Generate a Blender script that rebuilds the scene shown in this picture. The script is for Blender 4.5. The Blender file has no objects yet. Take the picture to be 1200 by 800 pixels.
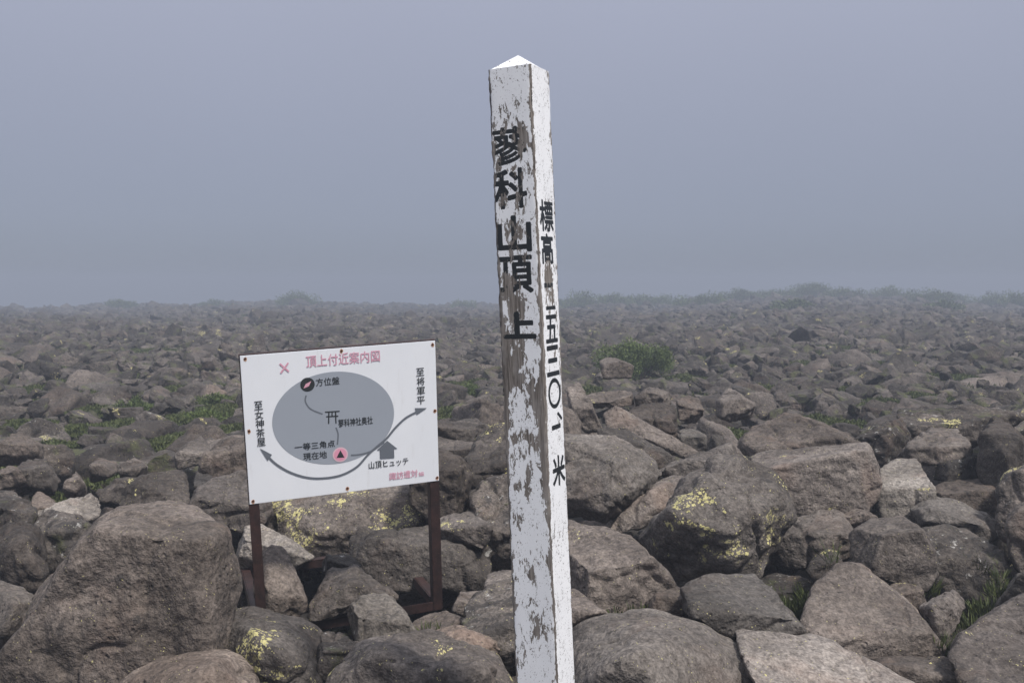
import bpy, bmesh, math, random
import numpy as np
from mathutils import Vector, Matrix

SC = bpy.context.scene
COL = SC.collection
EYE = 1.6
F = 1200 * 35 / 36.0
PITCH = math.atan(70 / F)
CP, SP = math.cos(PITCH), math.sin(PITCH)

# ---------------------------------------------------------------- camera
cam = bpy.data.cameras.new('camera')
cam.lens = 35; cam.sensor_width = 36; cam.clip_start = 0.05; cam.clip_end = 2000
cam.dof.use_dof = True; cam.dof.focus_distance = 4.0; cam.dof.aperture_fstop = 9
camo = bpy.data.objects.new('camera', cam); COL.objects.link(camo)
camo.location = (0, 0, EYE); camo.rotation_euler = (math.pi / 2 - PITCH, 0, 0)
SC.camera = camo

# ---------------------------------------------------------------- sky, sun, exposure
SUN_EL, SUN_AZ = math.radians(56), math.radians(138)      # azimuth clockwise from +Y (view direction)
w = bpy.data.worlds.new('World'); SC.world = w; w.use_nodes = True
nt = w.node_tree; nt.nodes.clear()
out = nt.nodes.new('ShaderNodeOutputWorld')
sky = nt.nodes.new('ShaderNodeTexSky'); sky.sky_type = 'NISHITA'; sky.sun_disc = False
sky.sun_elevation = SUN_EL; sky.sun_rotation = SUN_AZ; sky.altitude = 2500; sky.dust_density = 3
bgs = nt.nodes.new('ShaderNodeBackground'); bgs.inputs['Strength'].default_value = 0.07
nt.links.new(sky.outputs[0], bgs.inputs['Color'])
tc = nt.nodes.new('ShaderNodeTexCoord'); sep = nt.nodes.new('ShaderNodeSeparateXYZ')
nt.links.new(tc.outputs['Generated'], sep.inputs[0])
ramp = nt.nodes.new('ShaderNodeValToRGB')
cr = ramp.color_ramp
cr.elements[0].position = 0.0; cr.elements[0].color = (0.245, 0.275, 0.350, 1)
cr.elements[1].position = 1.0; cr.elements[1].color = (1.25, 1.29, 1.42, 1)
e = cr.elements.new(0.06); e.color = (0.305, 0.334, 0.425, 1)
e = cr.elements.new(0.36); e.color = (0.462, 0.487, 0.610, 1)
nt.links.new(sep.outputs['Z'], ramp.inputs[0])
fn = nt.nodes.new('ShaderNodeTexNoise'); fn.inputs['Scale'].default_value = 1.6; fn.inputs['Detail'].default_value = 3
nt.links.new(tc.outputs['Generated'], fn.inputs['Vector'])
mr = nt.nodes.new('ShaderNodeMapRange'); mr.inputs[3].default_value = 0.93; mr.inputs[4].default_value = 1.07
nt.links.new(fn.outputs[0], mr.inputs[0])
bgf = nt.nodes.new('ShaderNodeBackground')
nt.links.new(ramp.outputs[0], bgf.inputs['Color']); nt.links.new(mr.outputs[0], bgf.inputs['Strength'])
mx = nt.nodes.new('ShaderNodeMixShader'); mx.inputs[0].default_value = 0.9
nt.links.new(bgs.outputs[0], mx.inputs[1]); nt.links.new(bgf.outputs[0], mx.inputs[2])
nt.links.new(mx.outputs[0], out.inputs['Surface'])

sl = bpy.data.lights.new('sun', 'SUN'); sl.energy = 4.6; sl.angle = math.radians(8); sl.color = (1, 0.95, 0.88)
so = bpy.data.objects.new('sun', sl); COL.objects.link(so)
sd = Vector((math.sin(SUN_AZ) * math.cos(SUN_EL), math.cos(SUN_AZ) * math.cos(SUN_EL), math.sin(SUN_EL)))
so.rotation_euler = sd.to_track_quat('Z', 'Y').to_euler(); so.location = (5, -3, 12)

vs = SC.view_settings; vs.view_transform = 'Standard'; vs.look = 'None'; vs.exposure = 0; vs.gamma = 1
vs.use_curve_mapping = False
SC.render.engine = 'CYCLES'
SC.cycles.use_denoising = True
SC.cycles.volume_bounces = 0
SC.cycles.max_bounces = 6

# ---------------------------------------------------------------- helpers
def ray(px, py):
    u = (px - 600) / F; v = (py - 400) / F
    return np.array([u, CP - v * SP, -v * CP - SP])          # world direction from the eye

def at(px, py, D):
    r = ray(px, py); r = r * (D / r[1])
    return np.array([r[0], r[1], r[2] + EYE])

def hash3(i, j, k, seed):
    h = (i.astype(np.int64) * 374761393 + j.astype(np.int64) * 668265263 + k.astype(np.int64) * 2147483647 + seed * 974711) & 0xffffffff
    h = ((h ^ (h >> 13)) * 1274126177) & 0xffffffff
    h = ((h ^ (h >> 16)) * 2246822519) & 0xffffffff
    return ((h ^ (h >> 15)) & 0xffffff) / float(0xffffff) * 2 - 1

def noise(P, seed=0):
    I = np.floor(P).astype(np.int64); f = P - I; f = f * f * f * (f * (f * 6 - 15) + 10)
    r = 0
    for a in (0, 1):
        wa = f[:, 0] if a else 1 - f[:, 0]
        for b in (0, 1):
            wb = f[:, 1] if b else 1 - f[:, 1]
            for c in (0, 1):
                wc = f[:, 2] if c else 1 - f[:, 2]
                r = r + wa * wb * wc * hash3(I[:, 0] + a, I[:, 1] + b, I[:, 2] + c, seed)
    return r

def fbm(P, octv=3, seed=0):
    s = 0; a = 1.0; t = 0
    for o in range(octv):
        s = s + a * noise(P * (2.03 ** o) + o * 17.3, seed + o); t += a; a *= 0.5
    return s / t

_ico = {}
def ico(n):
    if n not in _ico:
        bm = bmesh.new(); bmesh.ops.create_icosphere(bm, subdivisions=n, radius=1)
        bm.verts.ensure_lookup_table()
        V = np.array([v.co[:] for v in bm.verts]); V /= np.linalg.norm(V, axis=1)[:, None]
        Fc = np.array([[v.index for v in f.verts] for f in bm.faces]); bm.free()
        _ico[n] = (V, Fc)
    return _ico[n]

def mesh_np(name, V, Fc, mat, smooth=True):
    me = bpy.data.meshes.new(name)
    n = Fc.shape[1]
    me.vertices.add(len(V)); me.vertices.foreach_set('co', np.ascontiguousarray(V, dtype=np.float32).ravel())
    me.loops.add(Fc.size); me.loops.foreach_set('vertex_index', Fc.ravel().astype(np.int32))
    me.polygons.add(len(Fc)); me.polygons.foreach_set('loop_start', np.arange(0, Fc.size, n, dtype=np.int32))
    me.polygons.foreach_set('loop_total', np.full(len(Fc), n, dtype=np.int32))
    me.polygons.foreach_set('use_smooth', np.full(len(Fc), smooth))
    me.update(calc_edges=True)
    if mat: me.materials.append(mat)
    return me

def link(name, me, parent=None, loc=None, kind=None, label=None, cat=None, group=None):
    o = bpy.data.objects.new(name, me); COL.objects.link(o)
    if parent: o.parent = parent
    if loc is not None: o.location = loc
    if kind: o['kind'] = kind
    if label: o['label'] = label
    if cat: o['category'] = cat
    if group: o['group'] = group
    return o

# ---------------------------------------------------------------- materials
class NB:
    def __init__(s, name):
        s.m = bpy.data.materials.new(name); s.m.use_nodes = True; s.t = s.m.node_tree
        s.t.nodes.clear(); s.out = s.n('ShaderNodeOutputMaterial'); s.b = s.n('ShaderNodeBsdfPrincipled')
        s.l(s.b.outputs[0], s.out.inputs[0]); s.b.inputs['Roughness'].default_value = 0.85
        s.b.inputs['Specular IOR Level'].default_value = 0.3
    def n(s, t, **k):
        x = s.t.nodes.new(t)
        for a, b in k.items(): setattr(x, a, b)
        return x
    def l(s, a, b): s.t.links.new(a, b)
    def inp(s, node, idx, v):
        if hasattr(v, 'bl_idname') or hasattr(v, 'is_linked'): s.l(v, node.inputs[idx])
        else: node.inputs[idx].default_value = v
    def noise(s, vec, scale, detail=4, rough=0.55, dist=0.0):
        x = s.n('ShaderNodeTexNoise'); s.l(vec, x.inputs['Vector'])
        x.inputs['Scale'].default_value = scale; x.inputs['Detail'].default_value = detail
        x.inputs['Roughness'].default_value = rough; x.inputs['Distortion'].default_value = dist
        return x.outputs[0]
    def math(s, op, a, b=0.0, c=0.0, clamp=False):
        x = s.n('ShaderNodeMath', operation=op); x.use_clamp = clamp
        s.inp(x, 0, a); s.inp(x, 1, b); s.inp(x, 2, c); return x.outputs[0]
    def step(s, v, lo, hi, a=0.0, b=1.0):
        x = s.n('ShaderNodeMapRange'); x.interpolation_type = 'SMOOTHSTEP'; s.inp(x, 0, v)
        x.inputs[1].default_value = lo; x.inputs[2].default_value = hi
        x.inputs[3].default_value = a; x.inputs[4].default_value = b; return x.outputs[0]
    def mix(s, f, a, b, mode='MIX'):
        x = s.n('ShaderNodeMix', data_type='RGBA', blend_type=mode)
        s.inp(x, 0, f)
        for i, v in ((6, a), (7, b)):
            if isinstance(v, tuple): x.inputs[i].default_value = (*v[:3], 1)
            else: s.l(v, x.inputs[i])
        return x.outputs[2]
    def bump(s, h, st, dist, prev=None):
        x = s.n('ShaderNodeBump'); x.inputs['Strength'].default_value = st; x.inputs['Distance'].default_value = dist
        s.l(h, x.inputs['Height'])
        if prev is not None: s.l(prev, x.inputs['Normal'])
        return x.outputs[0]

def rock_material(name, c1, c2, lichen=0.0, dark=0.45, white=0.3, near=True, green=0.0):
    """c1/c2 base tones, lichen: share of yellow lichen, dark: share of black crust, white: pale crust specks"""
    b = NB(name)
    geo = b.n('ShaderNodeNewGeometry'); oi = b.n('ShaderNodeObjectInfo')
    at_ = b.n('ShaderNodeAttribute', attribute_name='tone')
    rnd = b.math('FRACT', b.math('ADD', oi.outputs['Random'], at_.outputs['Fac']))
    off = b.n('ShaderNodeVectorMath', operation='SCALE'); b.l(oi.outputs['Random'], off.inputs['Scale'])
    off.inputs[0].default_value = (13, 7, 29)
    add = b.n('ShaderNodeVectorMath', operation='ADD'); b.l(geo.outputs['Position'], add.inputs[0]); b.l(off.outputs[0], add.inputs[1])
    P = add.outputs[0]
    nl = b.noise(P, 3.2, 5, 0.6, 0.4)
    col = b.mix(b.step(nl, 0.3, 0.7), c1, c2)
    nf = b.noise(P, 34, 4, 0.66)
    col = b.mix(b.step(nf, 0.25, 0.75), b.mix(1.0, col, (0.55, 0.54, 0.535), 'MULTIPLY'), b.mix(1.0, col, (1.45, 1.44, 1.43), 'MULTIPLY'))
    ng_ = b.noise(P, 95, 1.5, 0.5)
    col = b.mix(b.step(ng_, 0.3, 0.7), b.mix(1.0, col, (0.78, 0.775, 0.77), 'MULTIPLY'), b.mix(1.0, col, (1.22, 1.21, 1.20), 'MULTIPLY'))
    # rusty-brown veils
    nr = b.noise(P, 1.7, 5, 0.6, 1.0)
    col = b.mix(b.math('MULTIPLY', b.step(nr, 0.52, 0.72), 0.3), col, (0.150, 0.100, 0.075))
    nb0 = b.noise(P, 1.3, 3, 0.55, 0.8)
    col = b.mix(b.step(nb0, 0.36, 0.62), b.mix(1.0, col, (0.70, 0.69, 0.68), 'MULTIPLY'), b.mix(1.0, col, (1.12, 1.12, 1.12), 'MULTIPLY'))
    # per-rock tone
    v = b.step(rnd, 0.0, 1.0, 0.60, 1.42)
    sc = b.n('ShaderNodeVectorMath', operation='SCALE'); b.l(col, sc.inputs[0]); b.l(v, sc.inputs['Scale']); col = sc.outputs[0]
    tint = b.math('FRACT', b.math('MULTIPLY', rnd, 7.31))
    col = b.mix(b.math('MULTIPLY', tint, 0.22), col, b.mix(1.0, col, (1.12, 0.95, 0.84), 'MULTIPLY'))
    # black crust
    nd = b.noise(P, 7.5, 7, 0.7, 0.6)
    th = 0.70 - 0.22 * dark
    col = b.mix(b.math('MULTIPLY', b.step(nd, th, th + 0.06), 0.75), col, (0.030, 0.027, 0.026))
    nd2 = b.noise(P, 46, 4, 0.6)
    col = b.mix(b.math('MULTIPLY', b.step(nd2, 0.62, 0.70), 0.55), col, (0.035, 0.032, 0.030))
    # pale grey crust
    nw = b.noise(P, 15, 6, 0.75, 0.3)
    tw = 0.73 - 0.17 * white
    col = b.mix(b.math('MULTIPLY', b.step(nw, tw, tw + 0.05), 0.8), col, (0.34, 0.33, 0.315))
    if green:
        ng = b.noise(P, 4.0, 6, 0.65, 0.4)
        col = b.mix(b.math('MULTIPLY', b.step(ng, 0.60 - 0.1 * green, 0.72 - 0.1 * green), 0.6), col, (0.075, 0.085, 0.03))
    if lichen:
        nb = b.noise(P, 2.6, 4, 0.6, 0.6)
        big = b.step(nb, 0.66 - 0.26 * lichen, 0.74 - 0.16 * lichen)
        sm = None
        wp = b.n('ShaderNodeVectorMath', operation='ADD'); b.l(P, wp.inputs[0])
        wn = b.n('ShaderNodeTexNoise'); wn.inputs['Scale'].default_value = 60; b.l(P, wn.inputs['Vector'])
        ws = b.n('ShaderNodeVectorMath', operation='SCALE'); b.l(wn.outputs['Color'], ws.inputs[0]); ws.inputs['Scale'].default_value = 0.016; b.l(ws.outputs[0], wp.inputs[1])
        for sc_v, q0, q1 in ((44, 0.05, 0.50), (92, 0.06, 0.48)):
            vo_ = b.n('ShaderNodeTexVoronoi'); vo_.inputs['Scale'].default_value = sc_v; b.l(wp.outputs[0], vo_.inputs['Vector'])
            sel = b.n('ShaderNodeSeparateColor'); b.l(vo_.outputs['Color'], sel.inputs[0])
            thr = b.math('MULTIPLY', sel.outputs[0], b.step(big, 0.0, 1.0, 0.16 if sc_v == 44 else 0.22, q1 * 1.35))
            m_ = b.step(b.math('SUBTRACT', thr, vo_.outputs['Distance']), -0.02, 0.03)
            m_ = b.math('MULTIPLY', m_, b.step(b.math('ADD', b.noise(P, 7 + sc_v * .1, 3), b.math('MULTIPLY', big, 0.25)), 0.55, 0.60))
            sm = m_ if sm is None else b.math('MAXIMUM', sm, m_)
        up = b.n('ShaderNodeSeparateXYZ'); b.l(geo.outputs['Normal'], up.inputs[0])
        sm = b.math('MULTIPLY', sm, b.step(up.outputs['Z'], -0.35, 0.05))
        ny = b.noise(P, 60, 2, 0.5)
        col = b.mix(b.math('MULTIPLY', sm, 0.85), col, b.mix(ny, (0.38, 0.345, 0.135), (0.60, 0.55, 0.27)))
    b.l(col, b.b.inputs['Base Color'])
    b.b.inputs['Roughness'].default_value = 0.88
    n1 = b.bump(b.noise(P, 9, 5, 0.62), 0.8, 0.055)
    n2 = b.bump(nf, 0.7, 0.011, n1)
    n3 = b.bump(ng_, 0.5, 0.004, n2)
    vo = b.n('ShaderNodeTexVoronoi'); vo.inputs['Scale'].default_value = 26; b.l(P, vo.inputs['Vector'])
    pit = b.math('MULTIPLY', b.step(vo.outputs['Distance'], 0.05, 0.28, 1.0, 0.0), b.step(b.noise(P, 5, 2), 0.5, 0.62))
    n4 = b.bump(b.math('MULTIPLY', pit, -1.0), 0.6, 0.02, n3)
    b.l(n4, b.b.inputs['Normal'])
    return b.m

BR1, BR2 = (0.072, 0.063, 0.058), (0.119, 0.106, 0.097)
M = {
 'plain': rock_material('rock_grey_brown', BR1, BR2, 0.06, 0.30, 0.30),
 'clean': rock_material('rock_smooth', (0.102, 0.093, 0.087), (0.142, 0.131, 0.122), 0.02, 0.1, 0.1),
 'lichen': rock_material('rock_yellow_lichen', BR1, BR2, 0.85, 0.40, 0.45),
 'lichen_mid': rock_material('rock_scattered_lichen', BR1, (0.120, 0.108, 0.099), 0.57, 0.45, 0.5),
 'some': rock_material('rock_few_lichen', BR1, (0.103, 0.092, 0.086), 0.45, 0.35, 0.35),
 'dark': rock_material('rock_dark_crust', (0.043, 0.038, 0.035), (0.088, 0.078, 0.071), 0.15, 0.9, 0.75, green=0.4),
 'pale': rock_material('rock_pale', (0.120, 0.109, 0.099), (0.163, 0.151, 0.138), 0.15, 0.15, 0.5),
 'warm': rock_material('rock_warm_brown', (0.098, 0.080, 0.069), (0.142, 0.121, 0.107), 0.10, 0.25, 0.25),
 'black': rock_material('rock_near_black', (0.026, 0.024, 0.024), (0.055, 0.051, 0.049), 0.0, 0.9, 0.2),
 'brown': rock_material('rock_brown_weathered', (0.061, 0.052, 0.046), (0.096, 0.083, 0.075), 0.10, 0.50, 0.25),
 'field': rock_material('rock_field', (0.039, 0.034, 0.032), (0.083, 0.074, 0.068), 0.22, 0.60, 0.5, green=0.7),
}

def simple(name, c, rough=0.7, c2=None, scale=20, bump=0.0, spec=0.3, metallic=0.0):
    b = NB(name); b.b.inputs['Roughness'].default_value = rough; b.b.inputs['Specular IOR Level'].default_value = spec
    b.b.inputs['Metallic'].default_value = metallic
    tc = b.n('ShaderNodeTexCoord'); n = b.noise(tc.outputs['Object'], scale, 5, 0.6)
    b.l(b.mix(n, c, c2 or tuple(x * 0.85 for x in c)), b.b.inputs['Base Color'])
    if bump: b.l(b.bump(n, bump, 0.01), b.b.inputs['Normal'])
    return b.m

# ---------------------------------------------------------------- terrain
def crest(x):
    return 84 + 5 * math.sin(x * 0.06 + 1) + 3 * math.sin(x * 0.17)
def level(x, y):
    """height of the tops of the boulder field"""
    x = np.asarray(x, float); y = np.asarray(y, float)
    t = np.clip((y - 14) / 104, 0, 1)
    px = 600 + x / np.maximum(y, 1.0) * F
    sky_y = np.interp(px, [-300, 0, 120, 250, 345, 500, 600, 690, 790, 850, 960, 1010, 1085, 1130, 1200, 1500], [357, 357, 354, 353, 351, 355, 353, 351, 352, 346, 340, 344, 343, 350, 352, 354])
    t = t * t * (3 - 2 * t)
    cr = 118 + 6 * np.sin(x * 0.05 + 1) + 3 * np.sin(x * 0.13)
    over = np.clip(y - cr, 0, None)
    lump = 0.10 * np.sin(x * 0.35 + y * 0.21) * np.clip((y - 12) / 30, 0, 1) + 0.2 * np.sin(x * 0.9 + 1.3 * np.sin(y * 0.4)) * np.clip((y - 45) / 60, 0, 1)
    z = (EYE - (sky_y - 330) / F * 118 - 0.45) * t + lump - np.minimum(over ** 1.5 * 0.02, 9)
    r = np.abs(x) - 90
    z = z - np.minimum(np.clip(r, 0, None) ** 1.3 * 0.02, 6) - np.minimum(np.clip(-y - 30, 0, None) ** 1.2 * 0.03, 6)
    return z
GD = -0.50
xs = np.unique(np.concatenate([np.linspace(-240, -40, 41), np.linspace(-40, 40, 161), np.linspace(40, 240, 41)]))
ys = np.unique(np.concatenate([np.linspace(-150, -10, 20), np.linspace(-10, 30, 121), np.linspace(30, 140, 91), np.linspace(140, 300, 30)]))
X, Y = np.meshgrid(xs, ys); V = np.stack([X.ravel(), Y.ravel(), np.zeros(X.size)], 1)
V[:, 2] = level(V[:, 0], V[:, 1]) + GD + 0.07 * fbm(V * 1.6, 3, 5) * 1.6 * (np.abs(V[:, 0]) < 60)
nx = len(xs); idx = np.arange(X.size).reshape(X.shape)
Q = np.stack([idx[:-1, :-1], idx[:-1, 1:], idx[1:, 1:], idx[1:, :-1]], -1).reshape(-1, 4)
gb = NB('ground_soil'); g = gb.n('ShaderNodeNewGeometry')
n_ = gb.noise(g.outputs['Position'], 2.0, 8, 0.7)
gc = gb.mix(gb.step(n_, 0.35, 0.65), (0.030, 0.026, 0.023), (0.070, 0.062, 0.056))
gc = gb.mix(gb.math('MULTIPLY', gb.step(gb.noise(g.outputs['Position'], 0.5, 5), 0.5, 0.62), 0.7), gc, (0.030, 0.038, 0.014))
gb.l(gc, gb.b.inputs['Base Color']); gb.l(gb.bump(gb.noise(g.outputs['Position'], 12, 8, 0.7), 0.9, 0.08), gb.b.inputs['Normal'])
link('ground', mesh_np('ground', V, Q, gb.m), kind='structure')

# ---------------------------------------------------------------- boulders
rng = np.random.default_rng(11)

def hull_planes(Qp):
    bm = bmesh.new()
    for q in Qp: bm.verts.new(q)
    bmesh.ops.convex_hull(bm, input=bm.verts)
    bm.normal_update(); N = []; H = []
    for f in bm.faces:
        if f.calc_area() < 1e-7: continue
        n = np.array(f.normal[:]); h = n @ np.array(f.verts[0].co[:])
        if h < 0: n, h = -n, -h
        if any((abs(n @ m) > 0.9995) and abs(h - k) < 1e-3 for m, k in zip(N, H)): continue
        N.append(n); H.append(max(h, 0.08))
    bm.free()
    return np.array(N), np.array(H)

def smin_radius(Dr, N, H, p):
    r = np.empty(len(Dr))
    for s in range(0, len(Dr), 8192):
        q = np.clip(Dr[s:s + 8192] @ (N / H[:, None]).T, 0, None)
        mxq = q.max(1)
        r[s:s + 8192] = 1 / (mxq * ((q / mxq[:, None]) ** p).sum(1) ** (1 / p))
    return r

def normals_of(V, Fc):
    a, b, c = V[Fc[:, 0]], V[Fc[:, 1]], V[Fc[:, 2]]
    fn = np.cross(b - a, c - a); N = np.zeros_like(V)
    for k in range(3):
        for j in range(3): N[:, j] += np.bincount(Fc[:, k], fn[:, j], len(V))
    return N / (np.linalg.norm(N, axis=1)[:, None] + 1e-12)

def weather(V, Fc, size, seed, rough=1.0):
    N = normals_of(V, Fc)
    o = np.array([seed * 3.7, seed * 1.9, seed * 5.3])
    d = 0.032 * size * fbm(V * (1.9 / size) + o, 3, seed) * rough
    # ledges: stepped noise gives broken planes
    st = fbm(V * (2.3 / size) + o * 2, 2, seed + 31)
    d += 0.085 * size * (np.minimum(np.abs(st), 0.35) - 0.16) * rough
    st = noise(V * (6.5 / size) + o * 3, seed + 37)
    d += 0.026 * size * (np.minimum(np.abs(st), 0.5) - 0.2) * rough
    big = noise(V * 3.3 + o, seed + 9)
    d -= 0.020 * np.exp(-(big / 0.05) ** 2) * min(1, size / 0.5) * rough      # cracks
    d += 0.012 * (np.abs(fbm(V * 5.5 + o, 2, seed + 13)) - 0.15) * min(1, size / 0.4) * rough
    d += 0.012 * fbm(V * 9 + o, 3, seed + 3) * min(1, size / 0.4) * rough
    pits = noise(V * 17 + o, seed + 4)
    d -= 0.013 * np.clip(pits - 0.45, 0, 1) * 2 * rough
    d += 0.004 * noise(V * 34 + o, seed + 6) * rough
    return V + N * d[:, None]

def hull2(P):
    P = sorted(map(tuple, P)); lo = []; up = []
    cr = lambda o, a, b: (a[0] - o[0]) * (b[1] - o[1]) - (a[1] - o[1]) * (b[0] - o[0])
    for q in P:
        while len(lo) > 1 and cr(lo[-2], lo[-1], q) <= 0: lo.pop()
        lo.append(q)
    for q in reversed(P):
        while len(up) > 1 and cr(up[-2], up[-1], q) <= 0: up.pop()
        up.append(q)
    return np.array(lo[:-1] + up[:-1])

def block_planes(D, T, poly, r_, spec=None):
    """a broken block: plane faces (top, front, one flank, back) inside the outline"""
    hp = hull2(poly); mn, mx_ = hp.min(0), hp.max(0); cx, cy = (mn + mx_) / 2
    wd, ht = (mx_ - mn) * D / F
    c = at(cx, cy, D); zf, zb = D - 0.45 * T, D + 0.5 * T
    pl = []
    def add(n, P): n = np.array(n, float); n /= np.linalg.norm(n); pl.append((n, max(n @ (P - c), 0.02)))
    for a, b in zip(hp, np.roll(hp, -1, 0)):
        if np.hypot(*(a - b)) < 2.5: continue
        m = (a + b) / 2; n = np.cross(ray(*a), ray(*b)); n /= np.linalg.norm(n)
        if n @ (at(m[0], m[1], D) - c) < 0: n = -n
        if n[2] > 0.45: add(n, at(m[0], m[1], D + 0.25 * T))
        else: add(n + np.array([0, 0.05, 0]), at(m[0], m[1], D))
    fr = spec[2] if spec else r_.uniform(0.18, 0.55); tn = max((fr * ht - (EYE - at(cx, mn[1], D)[2]) * 0.72 * T / D) / (0.72 * T), -0.10); tx = r_.uniform(-0.25, 0.25)
    add([tx, -tn, 1.0], at(cx, mn[1] + 1, D + 0.27 * T))
    yaw = spec[3] if spec else r_.uniform(-0.4, 0.4); up_ = 0.12 if spec else r_.uniform(-0.12, 0.32)
    add([math.sin(yaw), -math.cos(yaw), up_], at(cx, cy, zf))
    sd = 1 if r_.uniform() < 0.45 else -1
    if spec: sd = spec[0]
    fs = spec[1] if spec else r_.uniform(0.20, 0.38)
    add([sd * 0.62 * T, -(0.51 - fs) * wd, r_.uniform(-0.05, 0.25) * T], at(cx + sd * (mx_[0] - mn[0]) * fs, cy, zf))
    if not spec and r_.uniform() < 0.6: add([r_.uniform(-.5, .5), -0.7, -0.6], at(cx, mx_[1] - (mx_[1] - mn[1]) * 0.22, zf))
    add([r_.uniform(-.3, .3), 1, r_.uniform(-.1, .3)], at(cx, cy, zb))
    add([0, 0.2, -1], at(cx, mx_[1], zf) - np.array([0, 0, 0.05]))
    N = np.array([q[0] for q in pl]); H = np.array([q[1] for q in pl])
    S = np.array([wd / 2, 0.5 * T, ht / 2 + 0.04])
    Nw = N * S; L = np.linalg.norm(Nw, axis=1); N = Nw / L[:, None]; H = H / L
    for _ in range(3):
        n = r_.normal(size=3); n /= np.linalg.norm(n); N = np.vstack([N, n]); H = np.append(H, r_.uniform(1.0, 1.2))
    return N, H, c, S

def hero(D, T, poly, ridge, mat, label, p=20, rough=1.0, lift=0.34):
    k = hero.count = hero.count + 1
    poly = np.array(poly, float)
    cx, cy = (poly.max(0) + poly.min(0)) / 2; hy = (poly[:, 1].max() - poly[:, 1].min()) / 2
    wpx = poly[:, 0].max() - poly[:, 0].min()
    P = []
    for x, y in poly:
        t = (cy - y) / hy
        P.append(at(x, y, D + T * lift * t))
    spec = ridge[1:] if ridge and ridge[0] == 'B' else None
    if spec: ridge = []
    for x, y, dz in ridge: P.append(at(x, y, D + dz * T))
    if not ridge:
        r0 = np.random.default_rng(k * 31 + 7); m0 = int(r0.integers(3)); st_ = max(2, len(poly) // 4)
        for x, y in poly[m0::st_]:                           # a few front corners
            P.append(at(cx + (x - cx) * r0.uniform(.55, .82), cy + (y - cy) * r0.uniform(.45, .75), D - T * r0.uniform(.30, .46) + T * lift * (cy - y) / hy * 0.5))
    for x, y in poly:                                        # the side turned away
        P.append(at(cx + (x - cx) * 0.72, cy + (y - cy) * 0.66, D + T * 0.62))
    P = np.array(P)
    c = (P.max(0) + P.min(0)) / 2; S = (P.max(0) - P.min(0)) / 2
    Qn = (P - c) / S
    r_ = np.random.default_rng(k * 77 + 5)
    block = not ridge and p >= 16
    if block:
        N, H, c, S = block_planes(D, T, poly, r_, spec)
    else:
        N, H = hull_planes(Qn)
        for _ in range(1 if p < 13 else 0 if p >= 24 else 2):          # broad broken faces turned this way
            n = np.array([r_.uniform(-1.0, 1.0), -1.0, r_.uniform(-0.35, 0.95)]); n /= np.linalg.norm(n)
            h = (Qn @ n).max() * r_.uniform(0.70, 0.84); N = np.vstack([N, n]); H = np.append(H, h)
        for _ in range(2 if p >= 20 else 5):
            n = r_.normal(size=3); n /= np.linalg.norm(n)
            h = (Qn @ n).max() * r_.uniform(0.90, 0.98); N = np.vstack([N, n]); H = np.append(H, h)
    sub = 7 if wpx > 200 else (6 if wpx > 48 else 5)
    Dr, Fc = ico(sub)
    p = p * 3.2
    r = smin_radius(Dr, N, H, p) * 1.035
    V = c + Dr * r[:, None] * S
    size = float(np.cbrt(S[0] * S[1] * S[2]) * 2)
    V = weather(V, Fc, size, k, rough)
    base = np.array([c[0], c[1], V[:, 2].min()])
    o = link('boulder', mesh_np('boulder', V - base, Fc, M[mat]), loc=base, label=label, cat='boulder')
    HEROES.append((c[0], c[1], S[0], S[1], V[:, 2].min(), V[:, 2].max()))
    return o
hero.count = 0
HEROES = []

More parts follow.
